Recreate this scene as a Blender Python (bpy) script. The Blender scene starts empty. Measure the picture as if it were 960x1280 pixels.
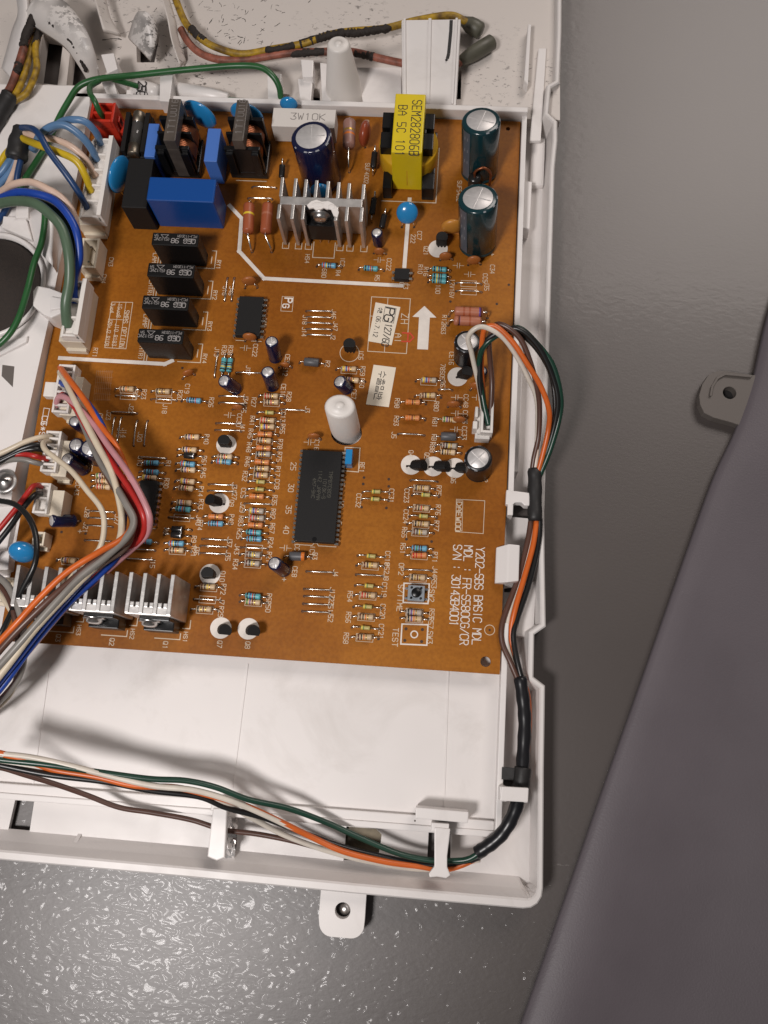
import bpy, bmesh, math, random
import numpy as np
from mathutils import Vector, Matrix
from mathutils.geometry import tessellate_polygon
random.seed(7)
S = bpy.context.scene
COL = S.collection

# ------------------------------------------------------------------ camera (solved from the board's four corners; mm -> m)
BW, BH = 185.2, 230.0          # circuit board, mm
FPX = 1080.87
CX, CY = 480.0, 640.0
_TL, _TR, _BR, _BL = [np.array([x, y, 1.]) for x, y in ((113.5, 134), (650.5, 152), (624.6, 843), (-1, 800.5))]
def _vp(a, b, c, d):
    v = np.cross(np.cross(a, b), np.cross(c, d)); return v[:2] / v[2]
_v1, _v2 = _vp(_TL, _TR, _BL, _BR), _vp(_TL, _BL, _TR, _BR)
def _dir(v):
    d = np.array([v[0] - CX, v[1] - CY, FPX]); return d / np.linalg.norm(d)
D1 = _dir(_v1); D1 = D1 if D1[0] > 0 else -D1
D2 = _dir(_v2); D2 = D2 if D2[1] < 0 else -D2
D2 = D2 - D1 * np.dot(D1, D2); D2 /= np.linalg.norm(D2)
UP = np.cross(D1, D2); UP /= np.linalg.norm(UP)
if UP[2] > 0: UP = -UP
_ray = lambda x, y: np.array([x - CX, y - CY, FPX])
_a, _b = _ray(113.5, 134), _ray(-1, 800.5)
_a, _b = _a / -np.dot(UP, _a), _b / -np.dot(UP, _b)
CAMH = BH / np.linalg.norm(_a - _b)
ORG = _b * CAMH
CAM = np.array([-ORG @ D1, -ORG @ D2, -ORG @ UP])
def at(x, y, z=0.0):
    """photo pixel -> board-frame point (mm) on the level plane z"""
    r = _ray(x, y); t = (ORG @ UP + z) / (r @ UP); p = r * t - ORG
    return Vector((p @ D1, p @ D2, z))
cam_d = bpy.data.cameras.new('camera'); cam = bpy.data.objects.new('camera', cam_d); COL.objects.link(cam)
R = Matrix(((D1[0], -D1[1], -D1[2]), (D2[0], -D2[1], -D2[2]), (UP[0], -UP[1], -UP[2])))
cam.matrix_world = Matrix.Translation(Vector(CAM) * .001) @ R.to_4x4()
cam_d.sensor_fit = 'VERTICAL'; cam_d.sensor_height = 36; cam_d.sensor_width = 27; cam_d.lens = 36 * FPX / 1280
cam_d.clip_start = .005; cam_d.clip_end = 50
S.camera = cam

# ------------------------------------------------------------------ light
world = bpy.data.worlds.new('World'); S.world = world; world.use_nodes = True
wb = world.node_tree.nodes['Background']; wb.inputs[0].default_value = (1.0, .95, .93, 1); wb.inputs[1].default_value = .085
ZG = -15.0
_M = at(215, 1150, ZG); _C = Vector(CAM)
_d = _M - _C; _d.z = -_d.z
LAMP = _M + _d * 2.0
AIM = at(265, 570, 0)
lk = bpy.data.lights.new('key_lamp', 'SPOT'); lk.energy = 16.8; lk.color = (1, .95, .93); lk.shadow_soft_size = .068
lk.spot_size = math.radians(56); lk.spot_blend = 1.0
lko = bpy.data.objects.new('key_lamp', lk); COL.objects.link(lko)
lko.location = LAMP * .001; lko.rotation_euler = (AIM - LAMP).to_track_quat('-Z', 'Y').to_euler()
la = bpy.data.lights.new('ceiling_lamp', 'AREA'); la.shape = 'RECTANGLE'; la.size = .95; la.size_y = 1.1; la.energy = 23.0; la.color = (1, .90, .84)
lao = bpy.data.objects.new('ceiling_lamp', la); COL.objects.link(lao)
lao.location = (.93, 1.50, 1.5)
S.render.engine = 'CYCLES'
S.view_settings.view_transform = 'Standard'; S.view_settings.look = 'None'; S.view_settings.exposure = 0; S.view_settings.gamma = 1

# ------------------------------------------------------------------ materials
def lin(r, g, b):
    f = lambda c: (c / 255 / 12.92) if c / 255 <= .04045 else ((c / 255 + .055) / 1.055) ** 2.4
    return (f(r), f(g), f(b), 1)
MATS = {}
def mat(name, col, rough=.5, metal=0., spec=.5, noise=0., nscale=80, bump=0., bscale=300, trans=0., coat=0., mix=None):
    """principled material; `noise` mottles the colour, `bump` gives fine relief (object-space, metres)"""
    if name in MATS: return MATS[name]
    m = bpy.data.materials.new(name); m.use_nodes = True; nt = m.node_tree; p = nt.nodes['Principled BSDF']
    p.inputs['Base Color'].default_value = col; p.inputs['Roughness'].default_value = rough
    p.inputs['Metallic'].default_value = metal; p.inputs['Specular IOR Level'].default_value = spec
    p.inputs['Transmission Weight'].default_value = trans; p.inputs['Coat Weight'].default_value = coat
    if noise or bump:
        tc = nt.nodes.new('ShaderNodeNewGeometry')
    if noise:
        n = nt.nodes.new('ShaderNodeTexNoise'); n.inputs['Scale'].default_value = nscale; n.inputs['Detail'].default_value = 5
        nt.links.new(tc.outputs['Position'], n.inputs['Vector'])
        r = nt.nodes.new('ShaderNodeMix'); r.data_type = 'RGBA'
        c2 = mix if mix else tuple(c * (1 - noise) for c in col[:3]) + (1,)
        r.inputs['A'].default_value = c2 if not mix else col
        r.inputs['B'].default_value = tuple(min(1, c * (1 + noise * .6)) for c in col[:3]) + (1,) if not mix else mix
        mr = nt.nodes.new('ShaderNodeMapRange'); mr.inputs[1].default_value = .35; mr.inputs[2].default_value = .65
        nt.links.new(n.outputs['Fac'], mr.inputs[0]); nt.links.new(mr.outputs[0], r.inputs['Factor'])
        nt.links.new(r.outputs['Result'], p.inputs['Base Color'])
        rr = nt.nodes.new('ShaderNodeMapRange'); rr.inputs[3].default_value = rough * .85; rr.inputs[4].default_value = min(1, rough * 1.15)
        nt.links.new(n.outputs['Fac'], rr.inputs[0]); nt.links.new(rr.outputs[0], p.inputs['Roughness'])
    if bump:
        n2 = nt.nodes.new('ShaderNodeTexNoise'); n2.inputs['Scale'].default_value = bscale; n2.inputs['Detail'].default_value = 3
        nt.links.new(tc.outputs['Position'], n2.inputs['Vector'])
        b = nt.nodes.new('ShaderNodeBump'); b.inputs['Strength'].default_value = bump; b.inputs['Distance'].default_value = .0005
        nt.links.new(n2.outputs['Fac'], b.inputs['Height']); nt.links.new(b.outputs['Normal'], p.inputs['Normal'])
    MATS[name] = m; return m

def mat_ground():
    m = bpy.data.materials.new('grey_embossed_plastic'); m.use_nodes = True; nt = m.node_tree; p = nt.nodes['Principled BSDF']
    N = nt.nodes.new; L = nt.links.new
    g = N('ShaderNodeNewGeometry')
    n = N('ShaderNodeTexNoise'); n.inputs['Scale'].default_value = 14; n.inputs['Detail'].default_value = 4
    L(g.outputs['Position'], n.inputs['Vector'])
    cr = N('ShaderNodeValToRGB'); cr.color_ramp.elements[0].color = (.054, .043, .039, 1); cr.color_ramp.elements[1].color = (.066, .053, .048, 1)
    cr.color_ramp.elements[0].position = .3; cr.color_ramp.elements[1].position = .7
    L(n.outputs['Fac'], cr.inputs[0]); L(cr.outputs[0], p.inputs['Base Color'])
    # embossed grain, coarse on the panel below the tray and fading to a nearly smooth skin further up
    mp = N('ShaderNodeMapping'); mp.inputs['Rotation'].default_value = (0, 0, .45); mp.inputs['Scale'].default_value = (.75, 1.3, 1); L(g.outputs['Position'], mp.inputs['Vector'])
    w = N('ShaderNodeTexNoise'); w.inputs['Scale'].default_value = 235; w.inputs['Detail'].default_value = .3; w.inputs['Roughness'].default_value = .45; w.inputs['Distortion'].default_value = 1.4
    L(mp.outputs[0], w.inputs['Vector'])
    sx = N('ShaderNodeSeparateXYZ'); L(g.outputs['Position'], sx.inputs[0])
    mk = N('ShaderNodeMapRange'); mk.interpolation_type = 'SMOOTHSTEP'; mk.inputs[1].default_value = -.075; mk.inputs[2].default_value = -.02; mk.inputs[3].default_value = 1.0; mk.inputs[4].default_value = .06; L(sx.outputs['Y'], mk.inputs[0])
    mu = N('ShaderNodeMath'); mu.operation = 'MULTIPLY'; L(w.outputs['Fac'], mu.inputs[0]); L(mk.outputs[0], mu.inputs[1])
    b = N('ShaderNodeBump'); b.inputs['Strength'].default_value = 1.0; b.inputs['Distance'].default_value = .00074; L(mu.outputs[0], b.inputs['Height'])
    n3 = N('ShaderNodeTexNoise'); n3.inputs['Scale'].default_value = 900; n3.inputs['Detail'].default_value = 2; L(mp.outputs[0], n3.inputs['Vector'])
    b2 = N('ShaderNodeBump'); b2.inputs['Strength'].default_value = .10; b2.inputs['Distance'].default_value = .0003; L(n3.outputs['Fac'], b2.inputs['Height'])
    b3 = N('ShaderNodeBump'); b3.inputs['Strength'].default_value = .05; b3.inputs['Distance'].default_value = .00074; L(mu.outputs[0], b3.inputs['Height']); L(b2.outputs['Normal'], b3.inputs['Normal'])
    L(b3.outputs['Normal'], p.inputs['Normal']); L(b.outputs['Normal'], p.inputs['Coat Normal'])
    p.inputs['Roughness'].default_value = .45; p.inputs['Specular IOR Level'].default_value = .95
    p.inputs['Coat Weight'].default_value = .13; p.inputs['Coat Roughness'].default_value = .10
    return m
def mat_board():
    m = bpy.data.materials.new('brown_phenolic_board'); m.use_nodes = True; nt = m.node_tree; p = nt.nodes['Principled BSDF']
    g = nt.nodes.new('ShaderNodeNewGeometry')
    n = nt.nodes.new('ShaderNodeTexNoise'); n.inputs['Scale'].default_value = 26; n.inputs['Detail'].default_value = 6; n.inputs['Roughness'].default_value = .6
    n2 = nt.nodes.new('ShaderNodeTexNoise'); n2.inputs['Scale'].default_value = 700; n2.inputs['Detail'].default_value = 3
    for q in (n, n2): nt.links.new(g.outputs['Position'], q.inputs['Vector'])
    cr = nt.nodes.new('ShaderNodeValToRGB'); e = cr.color_ramp.elements
    e[0].position = .3; e[0].color = (.320, .108, .0085, 1); e[1].position = .72; e[1].color = (.425, .162, .0180, 1)
    nt.links.new(n.outputs['Fac'], cr.inputs[0])
    mx = nt.nodes.new('ShaderNodeMix'); mx.data_type = 'RGBA'; mx.blend_type = 'MULTIPLY'; mx.inputs['Factor'].default_value = .35
    cr2 = nt.nodes.new('ShaderNodeValToRGB'); cr2.color_ramp.elements[0].position = .35; cr2.color_ramp.elements[0].color = (.6, .55, .5, 1); cr2.color_ramp.elements[1].position = .6
    nt.links.new(n2.outputs['Fac'], cr2.inputs[0]); nt.links.new(cr.outputs[0], mx.inputs['A']); nt.links.new(cr2.outputs[0], mx.inputs['B'])
    n4 = nt.nodes.new('ShaderNodeTexNoise'); n4.inputs['Scale'].default_value = 11; n4.inputs['Detail'].default_value = 7; n4.inputs['Distortion'].default_value = .8; nt.links.new(g.outputs['Position'], n4.inputs['Vector'])
    cr4 = nt.nodes.new('ShaderNodeValToRGB'); q4 = cr4.color_ramp.elements; q4[0].position = .36; q4[0].color = (.74, .66, .58, 1); q4[1].position = .62; q4[1].color = (1.0, 1.0, 1.0, 1); nt.links.new(n4.outputs['Fac'], cr4.inputs[0])
    # copper tracks showing faintly through the board
    br = nt.nodes.new('ShaderNodeTexBrick'); br.inputs['Scale'].default_value = 38; br.inputs['Mortar Size'].default_value = .05; br.inputs['Color1'].default_value = (1, 1, 1, 1); br.inputs['Color2'].default_value = (.955, .95, .94, 1); br.inputs['Mortar'].default_value = (.91, .89, .86, 1); nt.links.new(g.outputs['Position'], br.inputs['Vector'])
    m4 = nt.nodes.new('ShaderNodeMix'); m4.data_type = 'RGBA'; m4.blend_type = 'MULTIPLY'; m4.inputs['Factor'].default_value = 1; nt.links.new(mx.outputs['Result'], m4.inputs['A']); nt.links.new(cr4.outputs[0], m4.inputs['B'])
    m5 = nt.nodes.new('ShaderNodeMix'); m5.data_type = 'RGBA'; m5.blend_type = 'MULTIPLY'; m5.inputs['Factor'].default_value = .55; nt.links.new(m4.outputs['Result'], m5.inputs['A']); nt.links.new(br.outputs['Color'], m5.inputs['B'])
    nt.links.new(m5.outputs['Result'], p.inputs['Base Color'])
    p.inputs['Roughness'].default_value = .45; p.inputs['Specular IOR Level'].default_value = .22
    b = nt.nodes.new('ShaderNodeBump'); b.inputs['Strength'].default_value = .12; b.inputs['Distance'].default_value = .0003
    nt.links.new(n2.outputs['Fac'], b.inputs['Height']); nt.links.new(b.outputs['Normal'], p.inputs['Normal'])
    return m
def mat_dirty(name, base, soot, scale, lo, hi):
    """white plastic with soot specks and smears that have shapes of their own"""
    m = bpy.data.materials.new(name); m.use_nodes = True; nt = m.node_tree; p = nt.nodes['Principled BSDF']
    g = nt.nodes.new('ShaderNodeNewGeometry')
    mp = nt.nodes.new('ShaderNodeMapping'); mp.inputs['Scale'].default_value = (1, 1.7, 1); mp.inputs['Rotation'].default_value = (0, 0, .5)
    nt.links.new(g.outputs['Position'], mp.inputs['Vector'])
    n = nt.nodes.new('ShaderNodeTexNoise'); n.inputs['Scale'].default_value = scale; n.inputs['Detail'].default_value = 9; n.inputs['Roughness'].default_value = .72
    n2 = nt.nodes.new('ShaderNodeTexNoise'); n2.inputs['Scale'].default_value = 22; n2.inputs['Detail'].default_value = 4
    nt.links.new(mp.outputs[0], n.inputs['Vector']); nt.links.new(g.outputs['Position'], n2.inputs['Vector'])
    a = nt.nodes.new('ShaderNodeMapRange'); a.inputs[1].default_value = lo; a.inputs[2].default_value = hi
    nt.links.new(n.outputs['Fac'], a.inputs[0])
    b = nt.nodes.new('ShaderNodeMapRange'); b.inputs[1].default_value = .46; b.inputs[2].default_value = .66
    nt.links.new(n2.outputs['Fac'], b.inputs[0])
    mu = nt.nodes.new('ShaderNodeMath'); mu.operation = 'MULTIPLY'; nt.links.new(a.outputs[0], mu.inputs[0]); nt.links.new(b.outputs[0], mu.inputs[1])
    r = nt.nodes.new('ShaderNodeMix'); r.data_type = 'RGBA'; r.inputs['A'].default_value = base; r.inputs['B'].default_value = soot
    nt.links.new(mu.outputs[0], r.inputs['Factor']); nt.links.new(r.outputs['Result'], p.inputs['Base Color'])
    p.inputs['Roughness'].default_value = .42
    return m

M_GROUND = mat_ground(); M_BOARD = mat_board()
def mat_white(name, col, rough, specks):
    """used white plastic: faint grey smears, a few dark specks, fine scuffs in the gloss"""
    m = bpy.data.materials.new(name); m.use_nodes = True; nt = m.node_tree; p = nt.nodes['Principled BSDF']; N = nt.nodes.new; L = nt.links.new
    g = N('ShaderNodeNewGeometry')
    n = N('ShaderNodeTexNoise'); n.inputs['Scale'].default_value = 24; n.inputs['Detail'].default_value = 6; n.inputs['Roughness'].default_value = .65; n.inputs['Distortion'].default_value = .6; L(g.outputs['Position'], n.inputs['Vector'])
    mr = N('ShaderNodeMapRange'); mr.inputs[1].default_value = .52; mr.inputs[2].default_value = .80; mr.inputs[4].default_value = .45; L(n.outputs['Fac'], mr.inputs[0])
    a = N('ShaderNodeMix'); a.data_type = 'RGBA'; a.inputs['A'].default_value = col; a.inputs['B'].default_value = (.42, .38, .34, 1); L(mr.outputs[0], a.inputs['Factor'])
    v = N('ShaderNodeTexVoronoi'); v.inputs['Scale'].default_value = 75; L(g.outputs['Position'], v.inputs['Vector'])
    lt = N('ShaderNodeMath'); lt.operation = 'LESS_THAN'; lt.inputs[1].default_value = specks; L(v.outputs['Distance'], lt.inputs[0])
    sc = N('ShaderNodeSeparateColor'); L(v.outputs['Color'], sc.inputs[0])
    gt = N('ShaderNodeMath'); gt.operation = 'GREATER_THAN'; gt.inputs[1].default_value = .80; L(sc.outputs[0], gt.inputs[0])
    mu = N('ShaderNodeMath'); mu.operation = 'MULTIPLY'; L(lt.outputs[0], mu.inputs[0]); L(gt.outputs[0], mu.inputs[1])
    c = N('ShaderNodeMix'); c.data_type = 'RGBA'; L(mu.outputs[0], c.inputs['Factor']); L(a.outputs['Result'], c.inputs['A']); c.inputs['B'].default_value = (.08, .06, .05, 1); L(c.outputs['Result'], p.inputs['Base Color'])
    n2 = N('ShaderNodeTexNoise'); n2.inputs['Scale'].default_value = 90; n2.inputs['Detail'].default_value = 5; L(g.outputs['Position'], n2.inputs['Vector'])
    rr = N('ShaderNodeMapRange'); rr.inputs[3].default_value = rough - .1; rr.inputs[4].default_value = rough + .14; L(n2.outputs['Fac'], rr.inputs[0]); L(rr.outputs[0], p.inputs['Roughness'])
    b_ = N('ShaderNodeBump'); b_.inputs['Strength'].default_value = .05; b_.inputs['Distance'].default_value = .0004; L(n2.outputs['Fac'], b_.inputs['Height']); L(b_.outputs['Normal'], p.inputs['Normal'])
    return m
WHITE = mat_white('white_plastic', (.72, .685, .665, 1), .38, .035)
WHITE2 = mat_white('white_plastic_smooth', (.76, .725, .705, 1), .34, .030)
DIRTY = mat_dirty('sooty_white_plastic', (.62, .57, .53, 1), (.03, .024, .02, 1), 330, .57, .62)
SOOTY = mat_dirty('heavily_sooty_plastic', (.68, .64, .61, 1), (.02, .016, .014, 1), 140, .485, .515)
IVORY = mat('ivory_nylon', (.68, .60, .48, 1), .45, noise=.05)
NYLON = mat('white_nylon', (.74, .70, .66, 1), .42)
SILK = mat('silkscreen_ink', (.62, .51, .38, 1), .6)
SILKW = mat('white_ink', (.74, .68, .62, 1), .55, noise=.06, nscale=300)
HOLE = mat('solder_hole', (.045, .018, .008, 1), .5)
TIN = mat('tinned_wire', (.80, .76, .70, 1), .22, 1)
STEEL = mat('steel', (.62, .60, .58, 1), .28, 1)
ALU = mat('aluminium', (.64, .62, .60, 1), .42, .85, noise=.15, nscale=200, bump=.1, bscale=500)
ALUTOP = mat('capacitor_can_top', (.66, .64, .63, 1), .45, .45, noise=.06, nscale=600)
BLACK = mat('black_plastic', (.006, .006, .0065, 1), .30, spec=.35)
BLACKM = mat('matt_black_plastic', (.011, .0105, .0105, 1), .55, spec=.25, bump=.1, bscale=1500)
RELAY = mat('relay_black', (.0075, .007, .007, 1), .40, spec=.3)
GREYINK = mat('grey_print', (.30, .28, .27, 1), .6)
CHIP = mat('chip_epoxy', (.014, .0135, .0135, 1), .55, spec=.22, bump=.08, bscale=2500)
FERRITE = mat('ferrite', (.085, .069, .057, 1), .42, noise=.2, nscale=200)
COPPER = mat('enamel_copper', (.26, .085, .035, 1), .35, .7)
BLUEBOX = mat('blue_box_case', (.005, .062, .27, 1), .35)
LBLUE = mat('light_blue_case', (.065, .17, .52, 1), .42)
DISC = mat('blue_epoxy', (.02, .22, .50, 1), .18, coat=.4)
TAN = mat('tan_ceramic', (.36, .115, .026, 1), .4)
OCHRE = mat('ochre_ceramic', (.52, .22, .035, 1), .4)
REDBR = mat('red_brown_epoxy', (.28, .055, .022, 1), .3)
YELLOW = mat('yellow_tape', (.70, .53, .010, 1), .35, noise=.06)
AMBER = mat('amber_tape', (.58, .32, .012, 1), .35)
NAVY = mat('navy_sleeve', (.008, .010, .042, 1), .22, coat=.3)
TEAL = mat('dark_teal_sleeve', (.006, .034, .042, 1), .22, coat=.3)
SLEEVEB = mat('black_sleeve', (.010, .010, .012, 1), .32)
STRIPE = mat('sleeve_stripe', (.085, .10, .125, 1), .35)
SPRINT = mat('sleeve_print', (.28, .29, .31, 1), .4)
CEMENT = mat('cement_white', (.64, .60, .56, 1), .75, bump=.15, bscale=1200)
GREYPR = mat('grey_stamp_print', (.20, .18, .17, 1), .6)
DKINK = mat('black_print', (.02, .018, .018, 1), .6)
PAPER = mat('paper_label', (.74, .66, .54, 1), .7, noise=.04)
REDINK = mat('red_ink', (.55, .05, .02, 1), .6)
RED = mat('red_nylon', (.52, .030, .012, 1), .38, noise=.15)
PASTE = mat('thermal_paste', (.78, .74, .71, 1), .55, bump=.6, bscale=700)
FOAM = mat('dark_foam', (.030, .022, .018, 1), .9, noise=.2, nscale=900, bump=.5, bscale=1600)
GREYB = mat('grey_ferrite_sleeve', (.085, .085, .092, 1), .45)
DGLASS = mat('black_diode', (.016, .015, .015, 1), .25)
TAPE = mat('black_tape', (.018, .017, .017, 1), .5, bump=.2, bscale=500)
COVERG = mat('grey_moulded_cover', (.118, .102, .114, 1), .5, noise=.05, nscale=34, bump=.16, bscale=1500)
TABG = mat('grey_tab_plastic', (.125, .108, .097, 1), .5)
CAPG = mat('grey_green_cap', (.12, .115, .085, 1), .45, noise=.25, nscale=150, trans=.15)
SOOTB = mat('burnt_insulation', (.020, .014, .011, 1), .75, bump=.9, bscale=900)
CLEAR = mat('glass_tube', (.16, .15, .14, 1), .08, trans=.6)
BUTTON = mat('switch_grey', (.24, .27, .30, 1), .45)

# ------------------------------------------------------------------ mesh builder (all lengths in mm)
class MB:
    def __init__(s): s.v = []; s.f = []; s.m = []; s.sm = []; s.mats = []
    def mi(s, m):
        if m not in s.mats: s.mats.append(m)
        return s.mats.index(m)
    def add(s, vs, fs, m, smooth=False):
        o = len(s.v); s.v += [Vector(v) for v in vs]; k = s.mi(m)
        for f in fs: s.f.append([i + o for i in f]); s.m.append(k); s.sm.append(smooth)
    def box(s, x0, x1, y0, y1, z0, z1, m):
        if x0 > x1: x0, x1 = x1, x0
        if y0 > y1: y0, y1 = y1, y0
        s.add([(x0, y0, z0), (x1, y0, z0), (x1, y1, z0), (x0, y1, z0), (x0, y0, z1), (x1, y0, z1), (x1, y1, z1), (x0, y1, z1)],
              [(3, 2, 1, 0), (4, 5, 6, 7), (0, 1, 5, 4), (1, 2, 6, 5), (2, 3, 7, 6), (3, 0, 4, 7)], m)
    def hexa(s, lo, hi, m):
        """8-corner solid from two quads (lower, upper), counter-clockwise from above"""
        s.add(list(lo) + list(hi), [(3, 2, 1, 0), (4, 5, 6, 7), (0, 1, 5, 4), (1, 2, 6, 5), (2, 3, 7, 6), (3, 0, 4, 7)], m)
    def prism(s, poly, z0, z1, m, holes=(), smooth=False):
        loops = [list(poly)] + [list(h) for h in holes]
        a = lambda P: sum(P[i][0] * P[(i + 1) % len(P)][1] - P[(i + 1) % len(P)][0] * P[i][1] for i in range(len(P)))
        loops = [l if (a(l) > 0) == (i == 0) else l[::-1] for i, l in enumerate(loops)]
        flat = [p for l in loops for p in l]; n = len(flat)
        tri = tessellate_polygon([[Vector((p[0], p[1], 0)) for p in l] for l in loops])
        vs = [(p[0], p[1], z0) for p in flat] + [(p[0], p[1], z1) for p in flat]; fs = []
        for t in tri:
            A, B, C = [flat[i] for i in t]
            if (B[0] - A[0]) * (C[1] - A[1]) - (B[1] - A[1]) * (C[0] - A[0]) < 0: t = t[::-1]
            fs.append([i + n for i in t]); fs.append([i for i in t[::-1]])
        s.add(vs, fs, m); side = []; o = 0
        for l in loops:
            k = len(l)
            for i in range(k): a0, a1 = o + i, o + (i + 1) % k; side.append((a0, a1, a1 + n, a0 + n))
            o += k
        s.add(vs, side, m, smooth)
    def lathe(s, prof, base=(0, 0, 0), axis=(0, 0, 1), n=16, mats=None, m=None, smooth=True, spin=0.):
        """prof: [(radius, distance along axis)]; mats: one material per segment, or m"""
        ax = Vector(axis).normalized(); q = Vector((0, 0, 1)).rotation_difference(ax); base = Vector(base); rings = []
        for r, h in prof:
            if r < 1e-6: rings.append([base + q @ Vector((0, 0, h))])
            else: rings.append([base + q @ Vector((r * math.cos(spin + 2 * math.pi * i / n), r * math.sin(spin + 2 * math.pi * i / n), h)) for i in range(n)])
        for j in range(len(rings) - 1):
            A, B = rings[j], rings[j + 1]; mm = mats[j] if mats else m
            if len(A) == 1 and len(B) == 1: continue
            if len(A) == 1: s.add(A + B, [(0, 1 + i, 1 + (i + 1) % n) for i in range(n)][::1], mm, smooth)
            elif len(B) == 1: s.add(A + B, [(i, (i + 1) % n, n) for i in range(n)], mm, smooth)
            else: s.add(A + B, [(i, (i + 1) % n, n + (i + 1) % n, n + i) for i in range(n)], mm, smooth)
    def tube(s, pts, r, m, n=8, caps=True, rr=None):
        pts = [Vector(p) for p in pts]; N = len(pts); t0 = (pts[1] - pts[0]).normalized()
        u = t0.orthogonal().normalized(); rings = []
        for i, p in enumerate(pts):
            t = (pts[min(i + 1, N - 1)] - pts[max(i - 1, 0)]).normalized()
            u = (u - t * u.dot(t)); u = u.normalized() if u.length > 1e-6 else t.orthogonal().normalized(); w = t.cross(u)
            ri = rr[i] if rr else r
            rings += [p + (u * math.cos(2 * math.pi * k / n) + w * math.sin(2 * math.pi * k / n)) * ri for k in range(n)]
        fs = [(i * n + k, i * n + (k + 1) % n, (i + 1) * n + (k + 1) % n, (i + 1) * n + k) for i in range(N - 1) for k in range(n)]
        s.add(rings, fs, m, True)
        if caps: s.add(rings[:n], [tuple(range(n - 1, -1, -1))], m); s.add(rings[-n:], [tuple(range(n))], m)
    def ell(s, c, rx, ry, rz, m, rot=None, n=16, k=9):
        c = Vector(c); rot = rot or Matrix.Identity(3); vs = []; fs = []
        for j in range(k + 1):
            th = math.pi * j / k
            for i in range(n):
                a = 2 * math.pi * i / n; vs.append(c + rot @ Vector((rx * math.sin(th) * math.cos(a), ry * math.sin(th) * math.sin(a), rz * math.cos(th))))
        for j in range(k):
            for i in range(n): fs.append((j * n + i, (j + 1) * n + i, (j + 1) * n + (i + 1) % n, j * n + (i + 1) % n))
        s.add(vs, fs, m, True)
    def mesh(s, name, origin=(0, 0, 0), bevel=0., seg=2):
        o = Vector(origin); me = bpy.data.meshes.new(name)
        me.from_pydata([(v - o) * .001 for v in s.v], [], s.f)
        for m in s.mats: me.materials.append(m)
        me.polygons.foreach_set('material_index', s.m); me.polygons.foreach_set('use_smooth', s.sm)
        bm = bmesh.new(); bm.from_mesh(me); bmesh.ops.remove_doubles(bm, verts=bm.verts, dist=2e-6)
        bmesh.ops.recalc_face_normals(bm, faces=bm.faces)
        if bevel:
            es = [e for e in bm.edges if len(e.link_faces) == 2 and e.calc_face_angle(0) > .6]
            bmesh.ops.bevel(bm, geom=es, offset=bevel * .001, segments=seg, profile=.6, affect='EDGES', clamp_overlap=True)
        bm.to_mesh(me); bm.free(); me.update(); return me
    def build(s, name, parent=None, origin=None, bevel=0., seg=2):
        if origin is None:
            xs = [v.x for v in s.v]; ys = [v.y for v in s.v]; zs = [v.z for v in s.v]
            origin = ((min(xs) + max(xs)) / 2, (min(ys) + max(ys)) / 2, min(zs))
        return link(s.mesh(name, origin, bevel, seg), name, parent, origin)
WORLD = {}
def link(me, name, parent=None, loc=(0, 0, 0), rz=0., rot=None):
    """loc is in board-frame mm; stored relative to the parent"""
    o = bpy.data.objects.new(name, me); COL.objects.link(o); loc = Vector(loc); WORLD[o.name] = loc.copy()
    if parent: o.parent = parent; loc = loc - WORLD[parent.name]
    o.location = loc * .001
    if rot is not None: o.rotation_euler = rot
    elif rz: o.rotation_euler = (0, 0, rz)
    return o
def thing(name, label, cat, loc, group=None):
    o = link(None, name, None, loc); o.empty_display_size = .01
    o['label'] = label; o['category'] = cat
    if group: o['group'] = group
    return o
def tag(o, label, cat=None, group=None, kind=None):
    if label: o['label'] = label
    if cat: o['category'] = cat
    if group: o['group'] = group
    if kind: o['kind'] = kind
    return o
def spline(P, sub=6):
    P = [Vector(p) for p in P]; out = []
    for i in range(len(P) - 1):
        a, b, c, d = P[max(i - 1, 0)], P[i], P[i + 1], P[min(i + 2, len(P) - 1)]
        for k in range(sub):
            t = k / sub; out.append(.5 * ((2 * b) + (c - a) * t + (2 * a - 5 * b + 4 * c - d) * t * t + (3 * b - a - 3 * c + d) * t ** 3))
    out.append(P[-1]); return out
def P(px, z=0.): return [at(x, y, z) for x, y in px]

# ------------------------------------------------------------------ ground
m = MB(); m.add([(-1500, -1500, ZG), (1700, -1500, ZG), (1700, 1800, ZG), (-1500, 1800, ZG)], [(0, 1, 2, 3)], M_GROUND)
tag(m.build('ground', origin=(0, 0, ZG)), None, kind='structure')

# ------------------------------------------------------------------ white plastic tray
tray = thing('plastic_tray', 'white moulded plastic control box tray lying on the grey surface, board clipped inside', 'tray', (90, 80, ZG))
RZ = -1.0
rim_px = [(703, -90), (702.5, -20), (702, 40), (699.5, 103), (689, 109), (686, 141), (697, 151), (697, 175), (693.5, 210), (690, 330), (686.5, 440), (683, 560), (680.5, 640),
          (681, 700), (682.5, 783), (668, 793), (667, 846), (681.5, 857), (680, 960), (679, 1110), (677.5, 1121), (672, 1130), (664, 1135), (654, 1136), (550, 1127), (440, 1117),
          (240, 1097), (120, 1086), (0, 1075), (-110, 1065)]
rim = [at(x, y, RZ) for x, y in rim_px]
rim = [Vector((p.x, p.y, 0)) for p in rim]
rim_n = []
for i in range(len(rim)):
    a, b, c = rim[max(i - 1, 0)], rim[i], rim[min(i + 1, len(rim) - 1)]
    n1 = Vector(((b - a).y, -(b - a).x, 0)); n2 = Vector(((c - b).y, -(c - b).x, 0))
    n1 = n1.normalized() if n1.length > 0 else n2.normalized(); n2 = n2.normalized() if n2.length > 0 else n1
    bis = (n1 + n2).normalized(); rim_n.append(bis / max(.55, bis.dot(n1)))
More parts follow.
